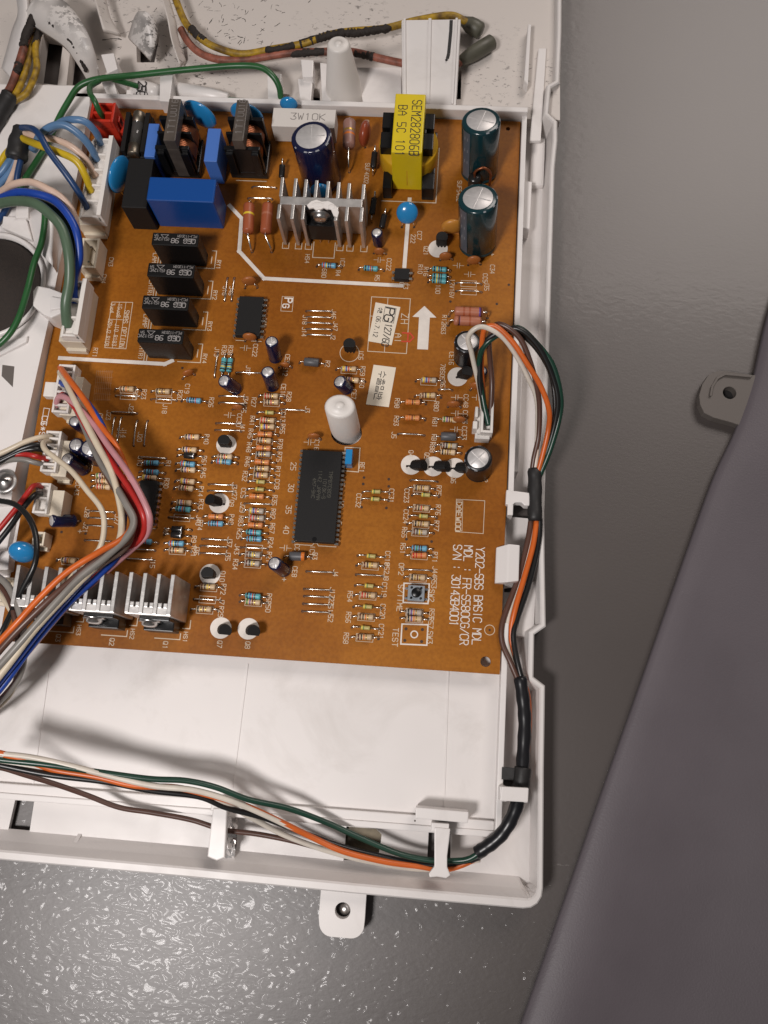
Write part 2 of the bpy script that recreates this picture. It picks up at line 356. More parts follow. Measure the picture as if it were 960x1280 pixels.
prof = [(.3, -14.2, .3), (0, -1.6, 0), (.5, -1, .5), (1.5, -1, 2.6), (2.0, -1.5, 3.3), (2.7, -6, 5.6), (3.6, -11.5, 9.0)]
m = MB(); vs = []
for i, (p, n) in enumerate(zip(rim, rim_n)):
    t = min(1, max(0, (i - 19) / 4))
    for (ia, z, ib) in prof: q = p + n * (ia * (1 - t) + ib * t); vs.append((q.x, q.y, z))
k = len(prof); fs = [(i * k + j, (i + 1) * k + j, (i + 1) * k + j + 1, i * k + j + 1) for i in range(len(rim) - 1) for j in range(k - 1)]
m.add(vs, fs, WHITE, False); m.build('rim_wall', tray, origin=(90, 80, -14.2))

FZ = -11.0
def quad(px, z): return [tuple(at(x, y, z)[:2]) for x, y in px]
outline = [tuple((p + n * 1.0)[:2]) for p, n in zip(rim, rim_n)]
outline += [tuple(at(-110, 600, FZ)[:2]), tuple(at(-110, 110, FZ)[:2]), tuple(at(-60, -90, FZ)[:2])]
hole_px = [[(21, 991), (44, 994), (35, 1052), (8, 1047)],
           [(433, 1033), (470, 1036), (477, 1043), (476, 1052), (471, 1081), (429, 1079)],
           [(536, 1036), (564, 1039), (562, 1099), (533, 1097)],
           [(268, 1012), (298, 1015), (294, 1078), (262, 1074)],
           [(638, 626), (661, 628), (660, 648), (637, 646)],
           [(628, 724), (648, 726), (646, 741), (627, 740)],
           [(629, 968), (645, 969), (643, 990), (628, 989)],
           [(54, 42), (80, 46), (72, 106), (46, 104)], [(88, 62), (97, 66), (109, 97), (106, 108), (83, 106)], [(170, 42), (200, 42), (193, 78), (171, 78)], [(572, 88), (577, 88), (576, 124), (570, 124)], [(390, 110), (400, 111), (400, 131), (391, 131)]]
m = MB(); m.prism(outline, FZ - 2, FZ, WHITE, [quad(h, FZ) for h in hole_px]); m.build('channel_floor', tray)

# inner box: raised floor under the board, walls round it
yb = at(560, 1036, 1).y          # bottom wall
m = MB(); m.prism([(-24, yb + .5), (BW + 1, yb + .5), (BW + 1, BH + 1), (-24, BH + 1)], FZ + .05, -6.0, WHITE2); m.build('box_floor', tray)
xr = BW + .4
for (ya, yc, zt) in ((yb, 18.5, 1.0), (at(630, 645).y, BH + 2.2, 2.2)):
    m = MB(); m.box(xr, xr + 2.1, ya, yc, FZ - .5, zt, WHITE2); m.build('side_wall', tray, bevel=.35)
m = MB(); m.box(-40, xr - .05, yb - 2.2, yb, FZ - .5, -3.2, WHITE2); m.box(-40, xr - .05, yb - .4, yb + 3.2, -7, -3.9, WHITE2); m.build('bottom_wall', tray, bevel=.35)
m = MB(); m.box(-8, xr + 2.0, BH + .8, BH + 3.2, FZ - .5, 5.0, WHITE2); m.build('top_wall', tray, bevel=.4)
# moulding lines on the plate
for (x0, x1) in ((310, 291), (561, 555), (62, 41)):
    A = at(x0, 830, -6); Bq = at(x1, 985 if x1 < 300 else 1008, -6); d = (Bq - A).normalized(); n = Vector((-d.y, d.x, 0)) * .22
    m = MB(); m.hexa([A - n + Vector((0, 0, -.2)), Bq - n + Vector((0, 0, -.2)), Bq + n + Vector((0, 0, -.2)), A + n + Vector((0, 0, -.2))][::-1],
                     [A - n + Vector((0, 0, .3)), Bq - n + Vector((0, 0, .3)), Bq + n + Vector((0, 0, .3)), A + n + Vector((0, 0, .3))][::-1], WHITE2)
    m.build('moulding_line', tray)
# right channel bars
for px in (((656, 226), (665, 227), (662, 286), (653, 285)), ((645, 466), (653, 467), (648, 590), (640, 589))):
    m = MB(); m.prism(quad(px, -3), FZ - .3, -3, WHITE2); m.build('channel_bar', tray, bevel=.3)
m = MB(); m.prism(quad(((651, 728), (671, 726), (668, 786), (660, 797), (643, 795)), -7), FZ - .3, -7, WHITE); m.build('channel_pad', tray, bevel=1.2)
m = MB(); m.prism(quad(((665, 170), (682, 172), (680, 232), (662, 232)), -8), FZ - .3, -8, WHITE); m.build('channel_pad', tray, bevel=1.2)
# ribs of the lower channel
for x, y in ((97, 1052), (232, 1074), (356, 1083), (488, 1096)):
    c = at(x, y, FZ); m = MB()
    m.add([(c.x - .7, c.y - 3.5, FZ - .3), (c.x + .7, c.y - 3.5, FZ - .3), (c.x + 1.2, c.y + 3, FZ - .3), (c.x - .2, c.y + 3, FZ - .3), (c.x - .7, c.y - 3.5, FZ + 7), (c.x + .7, c.y - 3.5, FZ + 7)],
          [(3, 2, 1, 0), (4, 5, 2, 3), (0, 1, 5, 4), (1, 2, 5), (3, 0, 4)], WHITE); m.build('rib', tray)
# mounting tab with countersunk hole, screw below
c = at(428, 1143, -7); m = MB(); w = 7.9
poly = [(c.x - w - .3, c.y + 10), (c.x - w - .3, c.y - 1.5)] + [(c.x - w + 4.5 - 4.5 * math.cos(a), c.y - 3 - 4.5 * math.sin(a)) for a in [i * math.pi / 12 for i in range(1, 7)]] + \
       [(c.x + w - 4.5 + 4.5 * math.sin(a), c.y - 3 - 4.5 * math.cos(a)) for a in [i * math.pi / 12 for i in range(0, 6)]] + [(c.x + w, c.y - 1.5), (c.x + w, c.y + 10)]
hole = [(c.x + 2.7 * math.cos(i * math.pi / 12), c.y + 1.2 + 2.7 * math.sin(i * math.pi / 12)) for i in range(24)]
m.prism(poly, -11, -7, WHITE2, [hole]); m.build('mounting_tab', tray, bevel=.25)
m = MB(); m.lathe([(0, 0), (2.3, .02), (2.3, 3.0), (1.9, 3.8), (.9, 4.3), (0, 4.35)], (c.x + .6, c.y + 1.0, ZG), n=20, m=STEEL); m.build('tab_screw', tray)
# hooks that hold the harness down
def hook(px, z0, z1, name='cable_hook', drop=None, bev=.4, mt=WHITE2):
    mm = MB(); mm.prism(quad(px, z1), z0, z1, mt); return mm.build(name, tray, bevel=bev)
hook([(543, 1034), (563, 1036), (559, 1070), (559, 1084), (563, 1094), (558, 1098), (546, 1096), (537, 1097), (536, 1092), (543, 1083)], 1.6, 4.2)
hook([(520, 1009), (586, 1015), (585, 1029), (519, 1023)], -5, 3.9, 'hook_bar')
m = MB(); c0 = at(550, 1036, 2); m.box(c0.x - 3, c0.x + 3, c0.y - 1, c0.y + 2, -8, 3.7, WHITE2); m.build('hook_stem', tray, bevel=.3)
hook([(266, 1010), (284, 1010), (281, 1072), (271, 1076), (259, 1071)], 1.2, 4.0)
m = MB(); c0 = at(275, 1012, 2); m.box(c0.x - 3, c0.x + 3, c0.y - .5, c0.y + 2.5, -8, 3.5, WHITE2); m.build('hook_stem', tray, bevel=.3)
hook([(627, 983), (661, 985), (660, 1003), (625, 1001)], 6.0, 8.4)
m = MB(); c0 = at(660, 994, 6); m.box(c0.x - 1.6, c0.x - .2, c0.y - 2.4, c0.y + 2.4, -1, 7.6, WHITE2); m.build('hook_lip', tray, bevel=.3)
m = MB(); c0 = at(628, 992, 6); m.box(c0.x - 1, c0.x + 1.4, c0.y - 2.4, c0.y + 2.4, -8, 7.8, WHITE2); m.build('hook_stem', tray, bevel=.3)
hook([(633, 612), (662, 616), (662, 632), (656, 632), (652, 628), (644, 628), (640, 632), (632, 630)], -2.5, 2.4)
m = MB(); A_ = [at(x, y, -8) for x, y in ((282, 1014), (299, 1016), (293, 1078), (276, 1075))]; rows = []
for j in range(9):
    t = j / 8; l_, r_ = A_[0].lerp(A_[3], t), A_[1].lerp(A_[2], t); rows.append([l_.lerp(r_, q / 4) + Vector((0, 0, random.uniform(-1.1, 1.1) + 2 * math.sin(t * 3.1))) for q in range(5)])
m.add([p for r_ in rows for p in r_] + [p - Vector((0, 0, .4)) for r_ in rows for p in r_], [(j * 5 + q, (j + 1) * 5 + q, (j + 1) * 5 + q + 1, j * 5 + q + 1) for j in range(8) for q in range(4)] + [(45 + j * 5 + q, 45 + j * 5 + q + 1, 45 + (j + 1) * 5 + q + 1, 45 + (j + 1) * 5 + q) for j in range(8) for q in range(4)], mat('foil', (.85, .83, .82, 1), .22, .75), False)
m.build('foil_strip', tray)['label'] = 'crinkled silver foil strip'
BRASSY = mat('dull_metal', (.11, .09, .06, 1), .4, .5, noise=.6, nscale=120)
hook([(436, 1030), (480, 1034), (474, 1084), (426, 1082)], -14.5, -13.4, 'metal_plate', mt=BRASSY, bev=.1)
# latch that grips the board edge
A = at(620, 683, 3); Bq = at(649, 729, 3); m = MB(); y0, y1 = at(630, 729, 3).y, at(632, 681, 3).y
m.add([(BW - 3.2, y0, 2.2), (BW - 3.2, y1 - 1, 2.2), (BW + 1, y0, 5), (BW + 1, y1, 5), (BW + 5.2, y0 + 1, 4.2), (BW + 5.2, y1, 4.2), (BW + 6, y0 + 1, -11), (BW + 6, y1, -11), (BW + .6, y0, -11), (BW + .6, y1, -11), (BW + .6, y0, .1), (BW + .6, y1, .1), (BW - 3.2, y0, .1), (BW - 3.2, y1 - 1, .1)],
      [(0, 2, 3, 1), (2, 4, 5, 3), (4, 6, 7, 5), (6, 8, 9, 7), (8, 10, 11, 9), (10, 12, 13, 11), (12, 0, 1, 13), (0, 12, 10, 8, 6, 4, 2), (1, 3, 5, 7, 9, 11, 13)], WHITE2)
m.build('board_latch', tray, bevel=.4)
# support post coming up through the board, and the taller one beyond the top wall
def post(base, zb, zt, rb, rt, flat=.78):
    mm = MB(); b = at(*base, zb); n = 24; rings = []
    for (r, z) in ((rb, zb), (rb * .985, zb + 1), (rt * 1.0, zt - 1.0), (rt * .9, zt - .25), (rt * .75, zt), (rt * .33, zt), (rt * .3, zt + .5), (0.01, zt + .6)):
        rings.append([(b.x + r * math.cos(2 * math.pi * i / n), b.y + r * flat * math.sin(2 * math.pi * i / n), z) for i in range(n)])
    for j in range(len(rings) - 1): mm.add(rings[j] + rings[j + 1], [(i, (i + 1) % n, n + (i + 1) % n, n + i) for i in range(n)], NYLON, True)
    return mm.build('support_post', tray)
post((433, 541), -6, 24, 6.0, 5.6, .84)
post((431, 122), -6, 25, 8.5, 4.6, .9)

# upper area: sooty floor with openings, ribs, flaps
TZ = -5.0
top_px = [(112, 126), (700, 150), (700, 100), (704, -90), (-60, -90), (-60, 106)]
thole = [[(54, 42), (80, 46), (72, 106), (46, 104)], [(88, 62), (97, 66), (109, 97), (106, 108), (83, 106)], [(170, 42), (200, 42), (193, 78), (171, 78)],
         [(572, 88), (577, 88), (576, 124), (570, 124)], [(390, 110), (400, 111), (400, 131), (391, 131)], [(352, 117), (362, 118), (361, 127), (352, 127)]]
m = MB(); m.prism(quad(top_px, TZ), FZ + .05, TZ, DIRTY, [quad(h, TZ) for h in thole]); m.build('upper_floor', tray)
m = MB(); rs = random.Random(3)
def soot_stroke(x, y, L_, a, w):
    pts = [at(x, y, TZ)]
    for k_ in range(5): a += rs.uniform(-.5, .5); pts.append(pts[-1] + Vector((math.cos(a), math.sin(a), 0)) * L_ / 5)
    for i_, (p, q) in enumerate(zip(pts, pts[1:])):
        d = (q - p).normalized(); n_ = Vector((-d.y, d.x, 0)) * w * rs.uniform(.4, 1.2) / 2; up_ = Vector((0, 0, .05 + rs.random() * .06))
        m.add([p - n_ + up_, q - n_ * .7 + up_, q + n_ * .7 + up_, p + n_ + up_], [(0, 1, 2, 3)], SOOTM)
SOOTM = mat('soot_mark', (.035, .028, .024, 1), .8)
for i in range(95): soot_stroke(rs.gauss(292, 42), rs.uniform(2, 62), rs.uniform(.6, 3.2), rs.uniform(-.5, .5) + rs.choice((0, 1.3)), rs.uniform(.12, .38))
for i in range(40): soot_stroke(rs.uniform(125, 220), rs.uniform(-5, 75), rs.uniform(.6, 3), rs.uniform(-.6, .6), rs.uniform(.12, .4))
for i in range(14): soot_stroke(rs.uniform(300, 500), rs.uniform(60, 100), rs.uniform(.4, 1.6), rs.uniform(-.6, .6), rs.uniform(.1, .25))
soot_stroke(128, 50, 9, -.3, .5); soot_stroke(224, 61, 4, .05, .8); soot_stroke(108, 76, 6, 0, .5)
m.build('soot_marks', tray)['kind'] = 'stuff'
def loft(name, c0, c1, th, mt, mid=None, n=14):
    """curved plastic flap between two edge curves [(px,py,z)], th thick"""
    A = spline([at(*p) for p in c0], n); Bq = spline([at(*p) for p in c1], n); Mq = spline([at(*p) for p in mid], n) if mid else [(a + b) / 2 for a, b in zip(A, Bq)]
    mm = MB(); N = len(A); rows = []
    for a, q, b in zip(A, Mq, Bq):
        row = [(1 - t) ** 2 * a + 2 * t * (1 - t) * (2 * q - (a + b) / 2) + t * t * b for t in (0, .2, .4, .6, .8, 1)]; rows.append(row)
    top = [p for r in rows for p in r]; k = 6; bot = [p - Vector((0, 0, th)) for p in top]; o = len(top); fs = []
    for i in range(N - 1):
        for j in range(k - 1): fs.append((i * k + j, (i + 1) * k + j, (i + 1) * k + j + 1, i * k + j + 1))
    fs2 = [tuple(i + o for i in f[::-1]) for f in fs]
    for i in range(N - 1): fs2 += [(i * k, i * k + o, (i + 1) * k + o, (i + 1) * k), (i * k + k - 1, (i + 1) * k + k - 1, (i + 1) * k + k - 1 + o, i * k + k - 1 + o)]
    for j in range(k - 1): fs2 += [(j, j + 1, j + 1 + o, j + o), ((N - 1) * k + j, (N - 1) * k + j + o, (N - 1) * k + j + 1 + o, (N - 1) * k + j + 1)]
    mm.add(top + bot, fs + fs2, mt, True); return mm.build(name, tray)
tag(loft('melted_flap', [(52, -20, 16), (84, 4, 17), (106, 34, 15), (118, 66, 9), (124, 98, -3)], [(28, 22, 10), (56, 40, 11), (80, 57, 9), (97, 80, 5), (111, 104, -4)], 2.2, SOOTY,
     mid=[(40, 0, 15), (72, 22, 17), (96, 46, 14), (109, 74, 8), (118, 101, -3)]), 'sooty melted white plastic flap')
loft('melted_wall', [(34, -20, 12), (36, 20, 11), (30, 60, 8), (20, 110, 6)], [(16, -20, 6), (22, 14, 9), (14, 40, 5), (2, 84, 3)], 2.2, WHITE, mid=[(27, -20, 13), (30, 18, 12), (22, 50, 9), (12, 96, 6)])
tag(loft('burnt_clip', [(160, 46, 3), (166, 26, 10), (172, 15, 14), (181, 14, 15)], [(187, 74, 3), (192, 60, 7), (196, 44, 9), (197, 30, 9)], 1.6, SOOTY, mid=[(172, 58, 5), (180, 42, 10), (184, 28, 13), (190, 20, 13)]), 'white plastic clip blackened with soot')
loft('melted_rib', [(112, -20, 6), (122, 14, 8), (128, 36, 5)], [(128, -20, 2), (136, 16, 3), (150, 42, 0)], 2, DIRTY)
loft('guide_rib', [(196, -20, 7), (208, 20, 7), (214, 50, 5), (224, 80, 0)], [(206, -20, 4), (218, 20, 4), (222, 44, 2), (232, 74, -3)], 2, DIRTY)
# plain ribs and small blocks of the upper area
def block(px, z0, z1, mt=WHITE, name='rib', bev=.4):
    mm = MB(); mm.prism(quad(px, z1), z0, z1, mt); return mm.build(name, tray, bevel=bev)
block([(126, 68), (142, 66), (147, 86), (134, 92)], TZ - .2, 9, WHITE2, 'cable_clip')
block([(124, 96), (140, 94), (148, 122), (136, 124)], TZ - .2, 4, WHITE2, 'cable_clip')
block([(200, 86), (217, 88), (212, 127), (199, 126)], TZ - .2, 7.5, WHITE2, 'cable_clip')
block([(334, 92), (352, 92), (348, 130), (335, 130)], TZ - .2, 2, WHITE2)
block([(376, 74), (392, 75), (391, 96), (378, 96)], TZ - .2, 3, WHITE2, 'cable_clip')
block([(372, 98), (391, 99), (388, 134), (376, 134)], TZ - .2, 0, WHITE2)
block([(400, 78), (414, 80), (414, 134), (403, 134)], TZ - .2, -1, WHITE2)
block([(445, 84), (502, 84), (502, 130), (455, 134)], TZ - .2, -2.5, WHITE2)
block([(158, 112), (168, 112), (165, 124), (157, 124)], TZ - .2, 1, WHITE2)
block([(660, 30), (664, 30), (660, 106), (655, 100)], TZ - .2, 0, WHITE2)
block([(673, 60), (683, 60), (676, 176), (662, 176)], TZ - .2, -3.5, WHITE2)
# ribbed cable cover with a pen stroke, wires pass underneath
cc = thing_cover = None
A0, A1, B0, B1 = at(502, 25, 16), at(576, 24, 16), at(503, 131, 1.5), at(570, 131, 1.5)
m = MB(); dn = Vector((0, 0, -2.0))
m.hexa([B0 + dn, B1 + dn, A1 + dn, A0 + dn], [B0, B1, A1, A0], WHITE2)
for s0 in (.03, .975):
    a, b = A0.lerp(A1, s0), B0.lerp(B1, s0); m.hexa([(b.x - .8, b.y + 5, TZ - .3), (b.x + .8, b.y + 5, TZ - .3), (a.x + .8, a.y - .5, 11), (a.x - .8, a.y - .5, 11)],
            [(b.x - .8, b.y + 5, b.z - .5), (b.x + .8, b.y + 5, b.z - .5), (a.x + .8, a.y - .5, a.z - 1), (a.x - .8, a.y - .5, a.z - 1)], WHITE2)
cover = m.build('cable_cover', tray, bevel=.3)
for s0, w in ((.05, 1.0), (.48, 1.3), (.93, 1.0)):
    m = MB(); a, b = A0.lerp(A1, s0), B0.lerp(B1, s0); u = Vector((0, 0, .9)); l = Vector((0, 0, -.3)); x = Vector((w / 2, 0, 0))
    m.hexa([b - x + l, b + x + l, a + x + l, a - x + l], [b - x + u, b + x + u, a + x + u, a - x + u], WHITE2); m.build('cover_rib', cover, bevel=.25)
pl = lambda s0, t: A0.lerp(A1, s0).lerp(B0.lerp(B1, s0), t) + Vector((0, 0, .12))
m = MB(); strk = [(.84, .01), (.84, .13), (.83, .27), (.82, .40), (.80, .46), (.765, .475)]
for (a, b) in zip(strk, strk[1:]):
    p, q = pl(*a), pl(*b); d = (q - p).normalized(); n = Vector((-d.y, d.x, 0)) * .75
    m.add([p - n, q - n, q + n, p + n], [(0, 1, 2, 3)], DKINK)
m.build('pen_mark', cover)

# left shoulder beside the board, with recess for the foam pad
LZ = 5.0
sh = [(112, 131), (108, 152), (100, 200), (76, 322), (60, 404), (34, 520), (17, 598), (14, 626), (-24, 628), (-110, 620), (-110, 104), (46, 106), (112, 108)]
fc = at(-14, 358, LZ); ring = [(fc.x + 22.0 * math.cos(i * math.pi / 24), fc.y + 22.0 * math.sin(i * math.pi / 24)) for i in range(48)]
win = [(3, 456), (18, 458), (16, 484), (2, 470)]
m = MB(); m.prism(quad(sh, LZ), FZ - .5, LZ, WHITE2, [ring]); m.build('left_shoulder', tray)
block_win = quad(win, LZ + .02); m = MB(); m.prism(block_win, LZ - .1, LZ + .04, TABG); m.build('slot', tray)
m = MB(); m.lathe([(22.0, 0), (23.2, .2), (24.0, 1.2), (23.4, 2.2), (22.4, 2.2), (22.0, 1.2)], (fc.x, fc.y, LZ - .1), n=48, m=WHITE2); m.build('recess_collar', tray)
m = MB(); m.lathe([(0, 0), (21.7, 0), (21.7, 7.4), (20.8, 8.3), (0, 8.5)], (fc.x, fc.y, LZ - 7.6), n=48, m=FOAM)
tag(m.build('foam_pad'), 'round dark brown foam pad in a recess of the white tray', 'foam pad')
# clip loop over the board edge, funnel ribs
m = MB(); m.prism(quad([(41, 364), (46, 357), (62, 360), (80, 367), (79, 390), (64, 397), (54, 393), (41, 382)], 11), LZ - 5, 11, WHITE2); m.build('edge_clip', tray, bevel=.5)
block([(63, 370), (78, 373), (77, 385), (63, 387)], 10.5, 12.2, WHITE2, 'clip_rib')
loft('funnel_rib', [(33, 268, 6), (50, 260, 13), (66, 270, 13), (74, 290, 6)], [(42, 306, 6), (56, 322, 11), (64, 330, 11), (70, 340, 6)], 2.2, WHITE2)
block([(4, 270), (32, 272), (40, 300), (2, 284)], LZ - .3, 8, WHITE2, 'rib')
block([(20, 255), (36, 256), (35, 272), (19, 272)], LZ - .3, 9, WHITE2, 'rib')
block([(-12, 432), (34, 420), (33, 427), (-12, 450)], LZ - .3, 6.5, WHITE2, 'rib')
# lower left: screw boss and strip beside the board
c = at(6, 602, LZ); m = MB(); m.lathe([(5.0, 0), (5.0, .35), (4.4, .8), (3.6, .8)], (c.x, c.y, LZ), n=24, m=ALU)
m.lathe([(0, 2.2), (1.2, 2.2), (1.5, 1.9), (3.3, 1.5), (3.6, .8), (3.6, .3)], (c.x, c.y, LZ), n=24, m=STEEL)
scr = m.build('shoulder_screw', tray)
m = MB(); m.box(c.x - 2.4, c.x + 2.4, c.y - .35, c.y + .35, LZ + 1.6, LZ + 2.5, DKINK); m.build('screw_slot', scr)
block([(-40, 632), (20, 630), (8, 690), (-40, 700)], FZ, -3, WHITE, 'strip', .5)
block([(-30, 690), (12, 688), (10, 712), (-30, 716)], FZ, 5, WHITE2, 'strip', .5)

# ------------------------------------------------------------------ stroke lettering
GL = {'A': '00 04 26 44 40|03 43', 'B': '00 06 36 45 44 33 03|33 42 41 30 00', 'C': '45 36 16 05 01 10 30 41', 'D': '00 06 26 44 42 20 00', 'E': '46 06 00 40|03 33', 'F': '46 06 00|03 33',
      'G': '45 36 16 05 01 10 30 41 43 23', 'H': '00 06|40 46|03 43', 'I': '20 26', 'J': '46 41 30 10 01', 'K': '00 06|46 03 40', 'L': '06 00 40', 'M': '00 06 23 46 40', 'N': '00 06 40 46',
      'O': '10 01 05 16 36 45 41 30 10', 'P': '00 06 36 45 44 33 03', 'Q': '10 01 05 16 36 45 41 30 10|22 40', 'R': '00 06 36 45 44 33 03|23 40', 'S': '01 10 30 41 42 33 13 04 05 16 36 45',
      'T': '06 46|26 20', 'U': '06 01 10 30 41 46', 'V': '06 20 46', 'W': '06 10 24 30 46', 'X': '00 46|06 40', 'Y': '06 23 46|23 20', 'Z': '06 46 00 40',
      '0': '10 01 05 16 36 45 41 30 10', '1': '15 26 20', '2': '05 16 36 45 44 00 40', '3': '06 46 23 33 42 41 30 10 01', '4': '30 36 02 42', '5': '46 06 03 33 42 41 30 00', '6': '46 16 04 01 10 30 41 42 33 03',
      '7': '06 46 10', '8': '13 04 05 16 36 45 44 33 13 02 01 10 30 41 42 33', '9': '00 30 42 45 36 16 05 04 13 43', '-': '03 43', '/': '00 46', ':': '21 22|24 25', '.': '20 21', '+': '03 43|21 25', ',': '21 10',
      '(': '36 24 22 30', ')': '16 24 22 10', '=': '02 42|04 44', 'u': '04 01 10 30 40|44 40', 'g': '44 14 02 11 41|44 40 00', '|': '20 26', '*': '03 43|11 35|15 31',
      # the four Korean syllables of the paper label, drawn stroke by stroke
      '\uc218': '26 25 04|25 44|02 42|22 20', '\ucd9c': '16 36|05 45|25 14|25 34|03 43|23 22|02 42 41 01 00 40', '\uc77c': '16 06 04 14 24 26 16|46 43|02 42 41 01 00 40', '\ubc18': '06 03 23 26|05 25|36 32|34 44|02 00 40'}
ZJ = [0]
def zj():
    ZJ[0] = (ZJ[0] + 1) % 11; return ZJ[0] * .0022
def text(mb, s, px, h, w, mt, z=.06, dirn='d', asp=.62, adv=None, off=(0, 0), centre=False):
    """stroke text, h high (mm), starting at photo pixel px (or a Vector); dirn d: reads down, r: right, u: up, l: upside down"""
    o = Vector(px) if isinstance(px, Vector) else at(px[0], px[1], z); o.z = z
    ux, uy = {'d': ((0, -1), (1, 0)), 'r': ((1, 0), (0, 1)), 'u': ((0, 1), (-1, 0)), 'l': ((-1, 0), (0, -1))}.get(dirn, dirn)
    ux, uy = Vector((*ux, 0)), Vector((*uy, 0)); gw = h * asp; adv = adv or gw * 1.45
    if centre: o = o - ux * (adv * len(s) / 2)
    for ch in s:
        for st in GL.get(ch, '').split('|'):
            q = [(int(a[0]) / 4, int(a[1]) / 6) for a in st.split()]
            for a, b in zip(q, q[1:]):
                p0 = o + ux * (a[0] * gw) + uy * (a[1] * h); p1 = o + ux * (b[0] * gw) + uy * (b[1] * h)
                d = (p1 - p0).normalized(); n = Vector((-d.y, d.x, 0)) * (w / 2); e = d * (w * .35)
                k_ = Vector((0, 0, zj())); mb.add([p0 - n - e + k_, p1 - n + e + k_, p1 + n + e + k_, p0 + n - e + k_], [(0, 1, 2, 3)], mt)
        o = o + ux * adv
def line(mb, pts, w, mt, z=.06, closed=False):
    pts = [p if isinstance(p, Vector) else at(p[0], p[1], z) for p in pts]
    if closed: pts = pts + [pts[0]]
    for a, b in zip(pts, pts[1:]):
        d = (b - a).normalized(); n = Vector((-d.y, d.x, 0)) * (w / 2); e = d * (w / 2)
        q = [a - n - e, b - n + e, b + n + e, a + n - e]
        k_ = z + zj()
        for v in q: v.z = k_
        mb.add(q, [(0, 1, 2, 3)], mt)
def disc(mb, c, r, mt, z=.06, n=28, r0=0.):
    c = c if isinstance(c, Vector) else at(*c)
    if r0: mb.add([(c.x + q * math.cos(2 * math.pi * i / n), c.y + q * math.sin(2 * math.pi * i / n), z) for q in (r0, r) for i in range(n)], [(i, n + i, n + (i + 1) % n, (i + 1) % n) for i in range(n)], mt)
    else: mb.add([(c.x + r * math.cos(2 * math.pi * i / n), c.y + r * math.sin(2 * math.pi * i / n), z) for i in range(n)], [tuple(range(n))], mt)

# ------------------------------------------------------------------ circuit board
pcb = thing('circuit_board', 'brown phenolic circuit board crowded with soldered components, clipped into the white tray', 'circuit board', (BW / 2, BH / 2, -6))
m = MB()
hc = at(607, 827); pc = at(433, 541)
circ = lambda c, r, n=20, fy=1: [(c.x + r * math.cos(2 * math.pi * i / n), c.y + r * fy * math.sin(2 * math.pi * i / n)) for i in range(n)]
m.prism([(0, 0), (BW, 0), (BW, BH), (0, BH)], -1.6, 0, M_BOARD, [circ(hc, 1.9), circ(pc, 6.05, 28, .85), circ(at(635, 161), .9, 12)])
m.build('board_plate', pcb)
for (x, y) in ((12, 6), (BW - 12, 6), (12, BH - 8), (BW - 12, BH - 8), (BW / 2, 6), (BW / 2, BH - 8)):
    m = MB(); m.lathe([(3, 0), (2.4, 4.45)], (x, y, -6.05), n=16, m=NYLON); m.build('support_foot', pcb)
SK = MB(); HO = MB()     # printed ink and lead holes, one flat print each
def hole(p, r=.55):
    c = p if isinstance(p, Vector) else at(*p); disc(HO, c, r, HOLE, z=.045, n=9)

# ---- small axial parts
BANDS = {'k': mat('band_black', (.015, .013, .012, 1), .4), 'n': mat('band_brown', (.12, .03, .01, 1), .4), 'r': mat('band_red', (.5, .03, .015, 1), .4), 'o': mat('band_orange', (.65, .17, .02, 1), .4),
         'y': mat('band_yellow', (.7, .5, .03, 1), .4), 'e': mat('band_green', (.06, .22, .04, 1), .4), 'b': mat('band_blue', (.03, .07, .35, 1), .4), 'v': mat('band_violet', (.14, .07, .28, 1), .4),
         'g': mat('band_gold', (.45, .28, .06, 1), .35, .6), 's': mat('band_silver', (.6, .6, .6, 1), .3, .8)}
BODY = {'tan': mat('resistor_tan', (.56, .40, .24, 1), .42), 'blue': mat('resistor_blue', (.13, .36, .52, 1), .38), 'cyan': mat('resistor_teal', (.10, .38, .42, 1), .38),
        'orange': mat('resistor_orange', (.62, .23, .075, 1), .42), 'grey': mat('resistor_grey', (.42, .36, .30, 1), .45), 'green': mat('bead_yellow_green', (.46, .38, .13, 1), .4), 'cream': mat('resistor_cream', (.66, .48, .30, 1), .42)}
_cache = {}
